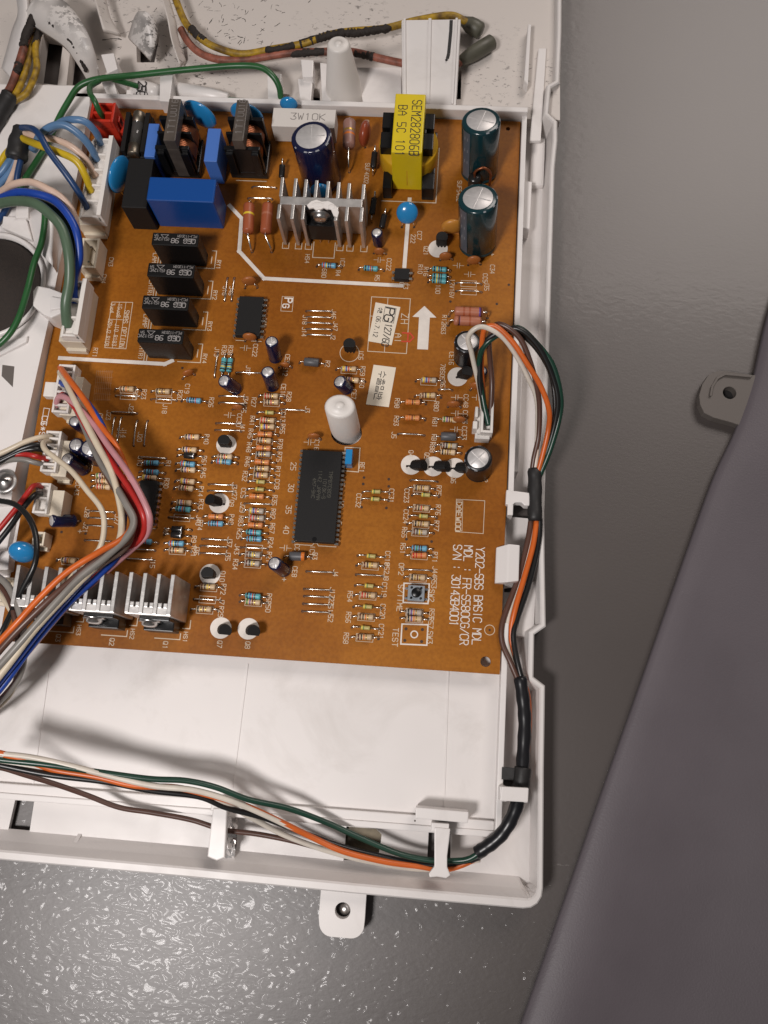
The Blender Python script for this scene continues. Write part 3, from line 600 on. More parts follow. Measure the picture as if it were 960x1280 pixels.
def axial_mesh(kind, bands, half=5.08):
    key = (kind, bands, half)
    if key in _cache: return _cache[key]
    mm = MB(); r, L, zc = (1.12, 2.85, 1.35)
    if kind == 'green': r, L, zc = (.85, 1.7, 1.1)
    lead = lambda s: [(s * half, 0, -.8), (s * half, 0, zc * .55), (s * (half - .25), 0, zc * .9), (s * (half - .6), 0, zc), (s * (L - .2), 0, zc)]
    for s in (-1, 1): mm.tube(lead(s), .27, TIN, 6)
    if kind == 'diode':
        mm.lathe([(0, -2.1), (1.1, -2.1), (1.25, -1.9), (1.25, .9), (1.25, 1.5), (1.25, 1.9), (1.1, 2.1), (0, 2.1)], (0, 0, zc), (1, 0, 0), 12, mats=[DGLASS, DGLASS, DGLASS, DGLASS, BANDS['s'], DGLASS, DGLASS])
    elif kind == 'bead':
        mm.lathe([(0, -2.9), (1.45, -2.9), (1.65, -2.7), (1.65, 2.7), (1.45, 2.9), (0, 2.9)], (0, 0, 1.75), (1, 0, 0), 16, m=GREYB)
    elif kind == 'zener':
        mm.lathe([(0, -3), (1.5, -3), (1.7, -2.7), (1.7, 1.5), (1.7, 2.5), (1.55, 2.8), (0, 2.8)], (0, 0, 1.75), (1, 0, 0), 16, mats=[GREYB, GREYB, GREYB, BANDS['o'], BANDS['o'], GREYB])
    elif kind != 'link':
        bm_ = BODY[kind]; pr = [(.3, -L), (r * .85, -L * .97), (r, -L * .82), (r, -L * .62)]; ms = [bm_, bm_, bm_ if not bands else BANDS[bands[0]]]
        n = len(bands); xs = [(-.42, -.26), (-.10, .06), (.20, .34), (.60, .74)][:max(0, n - 1)]
        for (a, b), c in zip(xs, bands[1:]):
            pr += [(r * .9, a * L), (r * .9, b * L)]; ms += [bm_, BANDS[c]]
        pr += [(r * .9, .5 * L) if n < 4 else (r, .76 * L), (r, .84 * L), (r * .85, L * .97), (.3, L)]; ms += [bm_, bm_, bm_, bm_]
        mm.lathe(pr, (0, 0, zc), (1, 0, 0), 12, mats=ms)
    else:
        pass
    me = mm.mesh('axial_' + kind); _cache[key] = me; return me
def jumper_mesh(half):
    key = ('j', round(half, 1))
    if key in _cache: return _cache[key]
    mm = MB(); mm.tube([(-half, 0, -.8), (-half, 0, .15), (-half + .3, 0, .5), (-half * .4, 0, .75), (half * .4, 0, .75), (half - .3, 0, .5), (half, 0, .15), (half, 0, -.8)], .3, TIN, 7)
    me = mm.mesh('jumper'); _cache[key] = me; return me
NAMES = {'diode': 'diode', 'bead': 'ferrite_bead', 'zener': 'diode', 'green': 'ceramic_bead_capacitor'}
TANB = ['nkrg', 'kvog', 'rrng', 'nkog', 'ybrg', 'evng', 'nkyg', 'kgng']
def axial(x, y, kind='tan', bands=None, o='h', box=None, half=5.08, name=None, lift=1.3):
    c = at(x, y, lift); c.z = 0; rz = 0 if o == 'h' else math.pi / 2
    if bands is None:
        i = int(x * 7 + y * 3) % 8; bands = TANB[i] if kind in ('tan', 'grey', 'cream') else ('krnkn' if kind in ('blue', 'cyan') else ('oong' if kind == 'orange' else ('yg' if kind == 'green' else '')))
    if kind in ('diode', 'bead', 'zener', 'link'): bands = ''
    ob = link(axial_mesh(kind, bands[:4], half), name or NAMES.get(kind, 'resistor'), pcb, c + Vector((random.uniform(-.15, .15), random.uniform(-.2, .2), random.uniform(-.05, .25))), rz + random.uniform(-.055, .055))
    d = Vector((math.cos(rz), math.sin(rz), 0))
    for s in (-1, 1): hole(c + d * half * s)
    if box or (box is None and kind in ('tan', 'grey', 'cream')): rect(c, o, 6.2, 2.7)
    return ob
def rect(c, o, l, w, lw=.2):
    a, b = (l / 2, w / 2) if o == 'h' else (w / 2, l / 2)
    line(SK, [c + Vector((-a, -b, 0)), c + Vector((a, -b, 0)), c + Vector((a, b, 0)), c + Vector((-a, b, 0))], lw, SILK, closed=True)
def jumper(x, y, o='h', half=5.08, box=False):
    c = at(x, y, .5); c.z = 0; rz = 0 if o == 'h' else math.pi / 2
    link(jumper_mesh(half), 'jumper_wire', pcb, c, rz + random.uniform(-.02, .02)); d = Vector((math.cos(rz), math.sin(rz), 0))
    for s in (-1, 1): hole(c + d * half * s)
    if box: rect(c, o, 6.2, 2.6)
BLUES = ['nkkr', 'rykn', 'kbrn', 'nenk']
for (x, y) in ((339, 495), (339, 502.5), (334, 525.5), (334, 534), (330, 551), (329, 568), (327, 586), (326, 594.5), (321, 639), (320.5, 647.5), (316, 694), (315, 704.5), (204, 489), (159, 486),
               (260, 734), (255, 762), (316, 752.5), (527, 610), (527, 634.5), (526, 655), (525, 665), (522.5, 722), (518, 765), (518, 773), (462.5, 707), (459.5, 744.5), (457.5, 771), (455.5, 797),
               (436, 461.5), (536, 476), (535, 495), (561, 557), (221, 688), (86, 701)): axial(x, y, random.choice(['tan', 'grey', 'tan']))
for (x, y) in ((240, 547), (237, 562), (235, 588), (234, 602), (233, 611), (230, 629), (129, 594), (129, 601.5), (129, 609), (187, 597), (560, 565), (562, 525), (281, 571), (440, 475)): axial(x, y, 'cream', box=False)
for (x, y) in ((331, 542.5), (329.5, 560), (327.5, 577), (321, 621), (319, 657), (270, 646), (516, 503), (515, 523)): axial(x, y, 'orange', box=False)
for i, (x, y) in enumerate(((242, 501), (235, 579.5), (229, 637), (189, 579), (189, 590), (280, 578), (317.5, 665.5), (318, 674), (270, 654), (221, 679), (316, 744.5), (524, 685), (180, 677), (411, 332), (464, 336))):
    axial(x, y, 'blue' if i % 4 != 2 else 'cyan', BLUES[i % 4])
for (x, y) in ((549, 337), (549, 345), (549, 351.5)): axial(x, y, 'cyan', 'kynk', half=4.4)
for (x, y) in ((279.5, 456), (287.5, 456)): axial(x, y, 'cyan', 'kynk', 'v')
for (x, y) in ((337, 516), (326, 602), (325, 612), (470, 615), (469, 624), (532, 619), (529, 645.5), (464, 694.5), (461, 732), (459, 759), (457, 784.5)): axial(x, y, 'green', 'ye')
axial(524, 694, 'orange', 'rror', box=True)
axial(237, 569.5, 'diode'); axial(222, 661, 'diode'); axial(221, 668.5, 'diode')
axial(390, 453, 'bead', box=False); axial(561, 546, 'bead', box=False); axial(372, 696, 'zener', box=False)
for y in (389, 396.7, 404, 411.7, 419): jumper(398.5, y)
for (x, y) in ((311, 466), (290, 495.5), (289.5, 504), (286, 529.5), (285, 538), (277, 606), (276, 614), (322, 630), (366, 512.5), (269, 674.5), (267, 683), (266, 692), (400, 715), (397, 737), (397, 746), (396, 755.5), (395, 765),
               (522.5, 712.5), (462, 719), (514, 543), (530, 601), (155, 515.5), (191, 572), (126, 639.5), (126, 648), (124, 657.5), (122, 676), (177, 687), (175, 699), (330, 234), (325, 248)): jumper(x, y)
jumper(557, 487, half=2.6)
for (x, y) in ((204.5, 499.5), (160, 495), (317.5, 685), (227, 647), (259, 749.5), (586, 354), (586, 364)): jumper(x, y, box=True)
for (x, y) in ((270, 456), (141, 537), (149, 537), (169, 541), (182, 541), (282.5, 361), (291, 361)): jumper(x, y, 'v')

# ---- electrolytic capacitors
def elcap(base, top, h, r, sleeve, label=None, stripe=None, topm=ALUTOP, cross=True, lift=.3):
    b = at(*base); t = at(*top, h); ax = (t - b); L = ax.length; ax.normalize(); mm = MB(); n = 28 if r > 3 else 18
    b0 = b + ax * lift
    sp = stripe if stripe is not None else random.uniform(0, 6.28)
    pr = [(r * .93, 0), (r, .4), (r * .985, 1.0), (r * .93, 1.5), (r, 2.0), (r, L - 1.0), (r * .985, L - .45), (r * .92, L - .1), (r * .76, L)]
    if r < 2.4: pr = [(r * .93, 0), (r, .35), (r, L - .6), (r * .96, L - .2), (r * .74, L)]
    mm.lathe(pr, b0, ax, n, m=sleeve); mm.lathe([(r * .93, 0), (0, 0)], b0, ax, n, m=BLACK)
    # polarity stripe on the side, just proud of the sleeve
    q = Vector((0, 0, 1)).rotation_difference(ax)
    arc = [sp + .5 * (i / 6 - .5) for i in range(7)]; z0, z1 = (2.2, L - 1.1) if r >= 2.4 else (.5, L - .7)
    mm.add([b0 + q @ Vector(((r + .04) * math.cos(a), (r + .04) * math.sin(a), z)) for z in (z0, z1) for a in arc], [(i, i + 1, 8 + i, 7 + i) for i in range(6)], STRIPE, True)
    for dz in ((.35, .6, .85) if r > 3 else (.5,)):   # minus signs in the stripe
        zz = z0 + (z1 - z0) * dz; aa = [sp - .12, sp + .12]
        mm.add([b0 + q @ Vector(((r + .07) * math.cos(a), (r + .07) * math.sin(a), z)) for z in (zz - .7, zz + .7) for a in aa], [(0, 1, 3, 2)], SPRINT if r > 3 else sleeve)
    # printed marks round the shoulder
    if r > 3:
        for k in range(6):
            a = sp + 1.2 + k * .62; s = random.uniform(.06, .12)
            mm.add([b0 + q @ Vector((rr * math.cos(x), rr * math.sin(x), zz)) for (rr, zz) in ((r * .985 + .05, L - .42), (r * .93 + .03, L - .10)) for x in (a - s, a + s)], [(0, 1, 3, 2)], SPRINT)
    for s in (-1, 1): mm.tube([b + Vector((s * r * .45, 0, -.8)), b0 + q @ Vector((s * r * .45, 0, .1))], .3, TIN, 6); hole(b + Vector((s * r * .45, 0, 0)))
    o = mm.build('electrolytic_capacitor', pcb, origin=b)
    mm = MB(); mm.lathe([(r * .765, L - .12), (r * .75, L - .02), (0, L - .0)], b0, ax, n, m=topm)
    if cross and r > 2.4:
        for k in range(2):
            a = .5 + sp + k * math.pi / 2; d1_ = q @ Vector((math.cos(a), math.sin(a), 0)); d2_ = q @ Vector((-math.sin(a), math.cos(a), 0)); c_ = b0 + ax * (L - .0)
            R_ = r * .68
            mm.add([c_ - d1_ * R_ - d2_ * .22 + ax * .03, c_ + d1_ * R_ - d2_ * .22 + ax * .03, c_ + d1_ * R_ + ax * .07, c_ - d1_ * R_ + ax * .07, c_ - d1_ * R_ + d2_ * .22 + ax * .03, c_ + d1_ * R_ + d2_ * .22 + ax * .03], [(0, 1, 2, 3), (3, 2, 5, 4)], topm)
    mm.build('metal_top', o, origin=b)
    if label: o['label'] = label
    return o
elcap((599, 215), (601.5, 151), 25, 7.6, TEAL, 'tall dark teal capacitor beside the yellow transformer', stripe=3.9)
elcap((597, 306), (597.5, 248), 25, 7.6, TEAL, 'tall dark teal capacitor next to the orange discs', stripe=3.9)
elcap((403, 226), (389, 171), 24, 8.1, NAVY, 'wide navy capacitor in front of the white cement resistor', stripe=2.7)
elcap((583, 448), (584, 427), 12, 5.0, SLEEVEB, 'black capacitor under the looping white wire', stripe=.2)
elcap((598, 588), (597.5, 573), 13, 5.1, SLEEVEB, 'black capacitor below the white socket', stripe=.3)
elcap((344.5, 449), (339.5, 427), 11.5, 2.6, NAVY); elcap((341, 484), (334.5, 465), 11.5, 2.6, NAVY)
elcap((296, 487), (280, 476), 9.5, 2.6, NAVY); elcap((435, 487), (424.5, 477), 6.5, 2.7, NAVY)
elcap((356, 714), (343, 704), 10, 2.6, NAVY); elcap((474, 305), (471, 291), 8, 2.3, NAVY)
elcap((97, 651), (68, 651), 6.5, 2.5, NAVY, lift=1.2)
elcap((106, 537), (93, 527), 9, 2.3, NAVY); elcap((110, 570), (95, 556), 11, 2.9, NAVY); elcap((124, 573), (112, 560), 11, 3.7, NAVY); elcap((106, 588), (84, 574), 11, 2.6, NAVY)
elcap((601, 474), (602, 464), 7, 2.3, NAVY)

# ---- ceramic discs
def cdisc(base, top, zc, r, th, mt, ang=0., name='ceramic_disc_capacitor', label=None, lean=0.):
    """disc standing on two leads; centre at photo pixel `top` at height zc, its flat face turned by ang"""
    c = at(*top, zc); b = at(*base); mm = MB(); rot = Matrix.Rotation(ang, 3, 'Z') @ Matrix.Rotation(lean, 3, 'X')
    mm.ell(c, r, th, r, mt, rot, 20, 12)
    for s in (-1, 1):
        p = c + rot @ Vector((s * r * .5, 0, -r * .7)); e = b + rot @ Vector((s * 2.5, 0, 0)); e.z = -.6
        mm.lathe([(.75, 0), (.35, -1.6)], p + Vector((0, 0, .5)), (0, 0, 1), 8, m=mt)
        mm.tube([p, Vector((e.x, e.y, max(.6, p.z * .4))), e], .28, TIN, 6); hole(Vector((e.x, e.y, 0)))
    o = mm.build(name, pcb)
    if label: o['label'] = label
    return o
cdisc((254, 165), (250, 143), 12, 7.5, 2.1, DISC, -.35, label='blue disc capacitor behind the first choke')
cdisc((316, 165), (309, 144), 12, 7.2, 2.1, DISC, -.2, label='blue disc capacitor behind the second choke')
cdisc((364, 146), (361, 130), 8, 3.8, 2.0, DISC, 0, label='small blue disc behind the white cement resistor')
cdisc((158, 240), (149.5, 218), 11, 7.6, 2.1, DISC, 1.25, label='blue disc capacitor beside the black box')
cdisc((510, 284), (509, 266), 7.0, 4.4, 2.0, DISC, .05, lean=-.75, label='blue disc capacitor on the printed white line')
cdisc((406, 262), (401, 239), 9, 4.5, 2.0, DISC, 0, label='blue disc capacitor hidden behind the fins')
cdisc((31, 699), (28, 690), 8, 5.0, 3.2, DISC, .1, lean=-.5, name='disc_varistor', label='blue oval disc beside the smallest white socket')
for (b, t, z, r, mt, a) in (((568, 292), (565, 283), 5, 4.4, OCHRE, .1), ((591, 316), (591, 310), 4.5, 2.8, TAN, .1), ((593, 331), (592, 325), 4.5, 2.8, TAN, .1), ((558, 325), (557, 320), 3.5, 2.6, TAN, .1),
                            ((314, 360), (311, 351), 4.5, 2.9, TAN, .1), ((299, 512), (297, 509), 3, 2.2, TAN, 0), ((393, 549), (392, 545), 3.2, 2.4, TAN, 0), ((236, 471), (235, 466), 3, 2.2, TAN, .4), ((568, 509), (567, 505), 3, 2.6, TAN, 0), ((575, 528), (574, 524), 3, 2.5, TAN, 0), ((596, 488), (596, 482), 3.6, 2.9, TAN, 0), ((314, 427), (312, 421), 3.5, 2.8, TAN, 0),
                            ((357, 459), (356, 456), 3, 2.0, TAN, 0), ((475, 317), (474, 314), 3, 2.2, TAN, 0)):
    cdisc(b, t, z, r, r * .42, mt, a)

# ---- transistors
def to92(x, y, rz=0., white=True, tilt=(0, 0), lab=None, circ_px=None, z0=1.6):
    c = at(x, y); mm = MB(); n = 12
    arc = [(2.4 * math.cos(a), 2.4 * math.sin(a)) for a in [math.radians(-35 + 250 * i / n) for i in range(n + 1)]]
    mm.prism(arc, z0, z0 + 4.8, BLACKM, smooth=False)
    for s in (-1.27, 0, 1.27): mm.tube([(s, -.2, z0 + .2), (s, -.2, -.8)], .28, TIN, 6)
    me = mm.mesh('to92', bevel=.2)
    o = link(me, 'transistor', pcb, c, rot=(tilt[0], tilt[1], rz))
    if white: disc(SK, circ_px or c, 3.95, SILKW, z=.055)
    for s in (-1.27, 0, 1.27):
        h_ = c + Vector((math.cos(rz) * s + math.sin(rz) * .2, math.sin(rz) * s, 0)); disc(HO, h_, .5, HOLE, z=.075, n=9)
    return o
to92(284, 557, 0, circ_px=(283, 556)); to92(276, 630, 0, circ_px=(274, 629), tilt=(0, -.5)); to92(264, 720, .1, circ_px=(262.5, 718)); to92(279, 787, 0, circ_px=(276, 785), tilt=(.15, .35)); to92(314, 788, 0, circ_px=(310.5, 786), tilt=(.15, .35))
to92(513, 583, 0, circ_px=(514, 581), tilt=(.1, .95)); to92(541, 584, 0, circ_px=(541.5, 583), tilt=(.1, 1.05)); to92(568, 586, 0, circ_px=(569, 585), tilt=(.1, 1.0))
to92(552, 308, 0, circ_px=(547.5, 311), z0=2.5); to92(438.5, 440, 0, False, z0=3); to92(575, 472, 0, circ_px=(572, 471), tilt=(0, .4), z0=2)
disc(SK, (437, 441), 3.95, SILK, r0=3.7)

# ---- chips
def dip(px0, px1, h, npin, label, pitch, pw, notch=True):
    """body top from photo corner px0 to px1 at height h; pins along both long sides (board y)"""
    a, b = at(*px0, h), at(*px1, h); x0, x1, y0, y1 = min(a.x, b.x), max(a.x, b.x), min(a.y, b.y), max(a.y, b.y)
    mm = MB(); t = .25
    lo = [(x0, y0, .8), (x1, y0, .8), (x1, y1, .8), (x0, y1, .8)]; md = [(x0 - .2, y0 - .1, h * .55), (x1 + .2, y0 - .1, h * .55), (x1 + .2, y1 + .1, h * .55), (x0 - .2, y1 + .1, h * .55)]; hi = [(x0, y0, h), (x1, y0, h), (x1, y1, h), (x0, y1, h)]
    mm.hexa(lo, md, CHIP); mm.hexa(md, hi, CHIP); o = mm.build('chip', pcb, bevel=.15)
    if label: o['label'] = label
    mm = MB(); yc = (y0 + y1) / 2
    for i in range(npin):
        y = yc + (i - (npin - 1) / 2) * pitch
        for s, x in ((-1, x0), (1, x1)):
            mm.box(x - .1 if s > 0 else x - 1.15, x + 1.15 if s > 0 else x + .1, y - pw / 2, y + pw / 2, h * .5 - .15, h * .5 + .15, TIN)
            mm.box(x + s * .95, x + s * 1.25, y - pw / 2, y + pw / 2, -.8, h * .5 + .1, TIN)
    mm.build('pins', o)
    if notch:
        mm = MB(); disc(mm, Vector(((x0 + x1) / 2, y0 + .9, 0)), .9, BLACK, z=h + .02); mm.build('notch', o)
    line(SK, [Vector((x0 - .3, y0 - .7, 0)), Vector(((x0 + x1) / 2 - 1.2, y0 - .7, 0)), Vector(((x0 + x1) / 2 - .6, y0 + .2, 0)), Vector(((x0 + x1) / 2 + .6, y0 + .2, 0)), Vector(((x0 + x1) / 2 + 1.2, y0 - .7, 0)), Vector((x1 + .3, y0 - .7, 0))], .28, SILK)
    return o, (x0, x1, y0, y1)
mcu, (mx0, mx1, my0, my1) = dip((378.5, 562), (418, 678.5), 4.2, 21, 'large black 42 pin chip in the middle of the board', 1.778, .9)
mm = MB(); GHOST = mat('laser_mark', (.07, .066, .05, 1), .6)
for i, s_ in enumerate(('TMP87C809', '10Y3K-S', '1142 JAPAN', '4M7-9HC')): text(mm, s_, Vector((mx1 - 4.2 - i * 2.0, my1 - 8 - (i % 2) * 3, 0)), 1.3, .16, GHOST, z=4.23)
mm.build('chip_marking', mcu)
dip((299.5, 370), (324, 420), 3.6, 8, 'small black chip beside the relays', 2.3, .95)
dip((175.5, 600), (190, 656), 3.6, 8, 'small black chip under the wire bundle', 2.3, .95)
dip((494, 335), (511, 349), 3.4, 2, 'tiny four pin optocoupler at the end of the printed white line', 2.54, 1.0, False)

# ---- boxes
def boxpart(name, tl, br, h, mt, label=None, bev=.5, z0=0.):
    a, b = at(*tl, h), at(*br, h); mm = MB(); mm.box(a.x, b.x, b.y, a.y, z0, h, mt); o = mm.build(name, pcb, bevel=bev, seg=3)
    if label: o['label'] = label
    return o, (min(a.x, b.x), max(a.x, b.x), min(a.y, b.y), max(a.y, b.y))
boxpart('film_capacitor', (187, 220.5), (267, 253), 19, BLUEBOX, 'large dark blue box capacitor', .7)
boxpart('power_choke_box', (161, 197), (183, 260), 16, BLACKM, 'matt black box beside the large blue capacitor', .5)
boxpart('film_capacitor', (186, 154), (193, 196), 15, LBLUE, 'narrow light blue box left of the chokes', .4)
boxpart('film_capacitor', (260, 160), (271, 202), 15, LBLUE, 'narrow light blue box between the chokes', .4)
# fuse in its black holder
fo, (fx0, fx1, fy0, fy1) = boxpart('fuse_holder', (160, 145), (184, 197), 7, BLACKM, 'black fuse holder with a glass fuse', .5)
mm = MB(); xm = (fx0 + fx1) / 2
for xa_ in (fx0 + .4, fx1 - 2.2): mm.box(xa_, xa_ + 1.8, fy0 + .5, fy1 - .5, 6.9, 10.2, BLACKM)
FUSEC = mat('fuse_cap', (.22, .19, .15, 1), .4, .9); mm.lathe([(0, -10), (2.5, -10), (2.6, -9.6), (2.6, -5.2), (2.35, -5.1), (2.35, 5.1), (2.6, 5.2), (2.6, 9.6), (2.5, 10), (0, 10)], (xm, (fy0 + fy1) / 2, 8.2), (0, 1, 0), 18, mats=[FUSEC] * 4 + [CLEAR] + [FUSEC] * 4); mm.build('glass_fuse', fo)
# relays
for i, (tl, br) in enumerate((((191, 290), (247, 308)), ((185.6, 328), (242, 347.5)), ((179, 368.5), (235, 388)), ((173.5, 410), (228, 430)))):
    o, (x0, x1, y0, y1) = boxpart('relay', tl, br, 15.5, RELAY, bev=.6)
    mm = MB()
    text(mm, 'OEG 98', Vector((x1 - 1.2, y0 + 3.0, 0)), 1.9, .28, GREYINK, 15.53, 'l', .7, 1.65); text(mm, '(5)12VC', Vector((x1 - 11.4, y0 + 3.2, 0)), 1.2, .16, GREYINK, 15.53, 'l', .6, .92)
    text(mm, 'PCJ-112D3M', Vector((x1 - .8, y1 - .8, 0)), 1.0, .12, GREYINK, 15.53, 'l', .6, .78); text(mm, '12VDC', Vector((x1 - 1.6, y1 - 2.3, 0)), .9, .12, GREYINK, 15.53, 'l', .6, .8)
    cxx = x0 + 5; line(mm, [Vector((cxx - 1.5, y1 - 1.0, 0)), Vector((cxx + 1.5, y1 - 1.0, 0)), Vector((cxx, y1 - 2.6, 0))], .18, GREYINK, 15.53, True)
    text(mm, '5A', Vector((x0 + 2.4, y0 + 4.6, 0)), 1.0, .13, GREYINK, 15.53, 'l', .6, .8); mm.build('relay_print', o)
    line(SK, [Vector((x1 + .2, y0 - .8, 0)), Vector((x1 + 3.2, y0 - .8, 0)), Vector((x1 + 3.2, y0 + 7.2, 0)), Vector((x1 + 1.5, y0 + 7.2, 0))], .35, SILK)
    line(SK, [Vector((x1 - 6, y0 - .8, 0)), Vector((x1 + .2, y0 - .8, 0))], .35, SILK)
    line(SK, [Vector((x1 + 1.6, y1 - 1, 0)), Vector((x1 + 1.6, y0 + 1.5, 0))], .35, SILK)
    line(SK, [Vector((x0 - .9, y0 + 6, 0)), Vector((x0 - .9, y0 - 1.2, 0))], .35, SILK); line(SK, [Vector((x0 - 2.0, y0 + 7, 0)), Vector((x0 - 2.0, y0 - 1.6, 0))], .35, SILK)
    text(SK, 'RY%d' % (i + 1), Vector((x1 + 3.9, y0 + 3, 0)), 1.6, .25, SILK)
    text(SK, ('F-LAMP', '(LHTR)', 'C-LAMP', '(DHTR)')[i], Vector((x0 - 4.4, y0 + 8, 0)), 1.7, .24, SILK)
# cement resistor
A = at(342, 134.5, 11); Bq = at(418, 159, 11); mm = MB(); mm.box(A.x, Bq.x, Bq.y - .5, A.y, 1.5, 11, CEMENT)
for s in (A.x + 3, Bq.x - 3): mm.tube([(s, (A.y + Bq.y) / 2, -.8), (s, (A.y + Bq.y) / 2, 2)], .4, TIN, 6)
o = mm.build('cement_resistor', pcb, bevel=1.1, seg=3); o['label'] = 'white cement block resistor stamped 3W10K'
mm = MB(); text(mm, '3W10K', at(363, 149, 11.02), 3.0, .3, GREYPR, 11.03, 'r', .75, 3.0); mm.build('stamped_print', o)

# ---- line chokes: winding bobbin with flanges, U core bar over the top
def choke(tl, br, base_l, base_r, back, label):
    h = 26.0; a, b = at(*tl, h), at(*br, h); bl, brr = at(*base_l), at(*base_r)
    xc = (a.x + b.x) / 2; x0, x1 = bl.x, brr.x; y0, y1 = bl.y, at(*back, 19).y
    mm = MB(); mm.box(x0, x1, y0, y1, .3, 4.5, BLACK); o = mm.build('line_choke', pcb, bevel=.4); o['label'] = label
    fy = [y0 + 1.0, y0 + (y1 - y0) * .5, y1 - 1.0]
    for i, y in enumerate(fy):
        mm = MB(); t = .9 if i != 1 else .6; mm.box(x0 + .6, x1 - .6, y - t, y + t, 4.2, 19.0, BLACK)
        if i == 0:
            for s_ in (x0 + 1.2, x1 - 4.2): mm.box(s_, s_ + 3, y - t - 1.4, y - t + .1, 4.2, 17.5, BLACK)
        mm.build('flange', o, bevel=.3)
    for (ya, yc_) in ((fy[0] + .8, fy[1] - .5), (fy[1] + .5, fy[2] - .8)):
        mm = MB(); k = 7; R_ = (x1 - x0) * .43; pr = [(R_ * .3, 0)]
        for j in range(k): z0_ = (yc_ - ya) * j / k; z1_ = (yc_ - ya) * (j + 1) / k; pr += [(R_ - .2, z0_ + .02), (R_, (z0_ + z1_) / 2), (R_ - .2, z1_ - .02)]
        pr.append((R_ * .3, yc_ - ya)); mm.lathe(pr, (xc, ya, 11.0), (0, 1, 0), 24, m=COPPER); mm.build('copper_winding', o)
    mm = MB(); mm.box(a.x, b.x, b.y, a.y, 20.5, h, FERRITE); mm.box(a.x, b.x, b.y, y0 - .45, 3.0, 20.6, FERRITE) if b.y < y0 - 1 else None; mm.box(a.x, b.x, y1 + .1, max(a.y, y1 + 2), 3.0, 20.6, FERRITE)
    c = mm.build('ferrite_core', o, bevel=.35)
    mm = MB(); text(mm, '1T1', Vector((xc + 1.3, b.y + 3, 0)), 2.6, .3, GREYPR, h + .02, 'u', .7); text(mm, 'UU16', Vector((xc + 1.3, b.y + 11, 0)), 2.4, .25, GREYPR, h + .02, 'u', .6); mm.build('core_print', c)
    mm = MB()
    for x in (x0 + 3, x1 - 3):
        for y in (y0 + .9, y1 - .9): mm.tube([(x, y, -.8), (x, y, .5)], .4, TIN, 6)
    mm.build('pins', o)
    line(SK, [Vector((x0 + 2, y0 - .9, 0)), Vector((x1 - 1, y0 - .9, 0))], .35, SILK)
choke((211.5, 123), (219, 176), (208, 222), (252, 224), (210, 144), 'black line choke with grey ferrite bar next to the fuse')
choke((296, 124.5), (304, 176), (290, 223), (336, 225), (290, 145), 'black line choke with grey ferrite bar next to the cement resistor')

# ---- transformer
h = 25.0; a, b = at(494.5, 116.5, h), at(527.5, 191.5, h); mm = MB(); mm.box(a.x, b.x, b.y, a.y, 1.0, h, YELLOW)
tr = mm.build('transformer', pcb, bevel=.5, seg=3); tr['label'] = 'transformer wrapped in yellow tape'
mm = MB(); text(mm, 'SEM282806B', Vector((b.x - 5.0, a.y - 3.0, 0)), 3.6, .36, DKINK, h + .03, 'd', .50, 2.55)
text(mm, 'BA 5C 101', Vector((a.x + 1.6, a.y - 5.5, 0)), 3.4, .34, DKINK, h + .03, 'd', .52, 2.6); mm.build('tape_print', tr)
x0, x1 = at(479, 248).x, at(542, 250).x; y0 = at(510, 250).y; y1 = a.y
for (xa, xb) in ((x0, a.x - .1), (b.x + .1, x1)):
    mm = MB(); mm.box(xa, xb, y0, y0 + 7.5, .3, 8, BLACK); mm.box(xa, xb, y0 + 8.5, y1 - 2.5, .3, 6, BLACK); mm.build('bobbin_base', tr, bevel=.4)
mt0, mt1 = at(479, 140, 19), at(541, 187, 19)
for (xa, xb, ya, yc_) in ((mt0.x, a.x - .1, mt0.y - 7.2, mt0.y), (mt0.x - .2, a.x - .1, mt1.y + .2, mt1.y + 7.4), (mt0.x + 3.2, a.x - .1, mt1.y + 7.2, mt0.y - 7.1), (b.x + .1, mt1.x, mt0.y - 7.2, mt0.y), (b.x + .1, mt1.x, mt1.y, mt1.y + 7.4), (b.x + .1, mt1.x - 3, mt1.y + 7.2, mt0.y - 7.1)):
    mm = MB(); mm.box(xa, xb, ya, yc_, 14.5, 19, BLACK); mm.build('bobbin_flange', tr, bevel=.3)
mm = MB(); cxm = (a.x + b.x) / 2; cym = (mt0.y + mt1.y) / 2 - 2.5; mm.lathe([(3, 3), (11.6, 3.2), (11.9, 4), (11.9, 13.6), (11.6, 14.4), (3, 14.45)], (cxm, cym, 0), n=32, m=AMBER); mm.build('winding', tr)
line(SK, [Vector((x0 - .6, y0 - .9, 0)), Vector((x1 + 1, y0 - .9, 0)), Vector((x1 + 1, y0 + 25, 0))], .4, SILK)

# ---- heat sinks
def screw(parent, c, r=2.9, ax=(0, -1, 0)):
    mm = MB(); mm.lathe([(r * 1.35, 0), (r * 1.35, .5), (r, .55), (r * .95, 1.6), (r * .6, 2.2), (0, 2.35)], c, ax, 22, m=STEEL); return mm.build('screw', parent)
def to220(parent, x, yf, zt, zb, w=10):
    mm = MB(); mm.box(x - w / 2, x + w / 2, yf - 1.3, yf, zt - 6.5, zt, BLACK); mm.box(x - w / 2, x + w / 2, yf - 4.4, yf, zb, zt - 6.2, BLACK); o = mm.build('power_transistor', parent, bevel=.35)
    return o
h = 20.0
tipL, tipR = at(353, 223, h), at(455, 228, h); pb = at(400, 247, h).y; pf = at(400, 257, h).y
hs, xs = None, [tipL.x + (tipR.x - tipL.x) * t for t in (0, .165, .293, .422, .565, .695, .823, 1.0)]
mm = MB(); mm.box(xs[0], xs[-1], pf, pb, 1.0, h, ALU); hs = mm.build('heat_sink', pcb, bevel=.2); hs['label'] = 'finned aluminium heat sink in front of the navy capacitor'
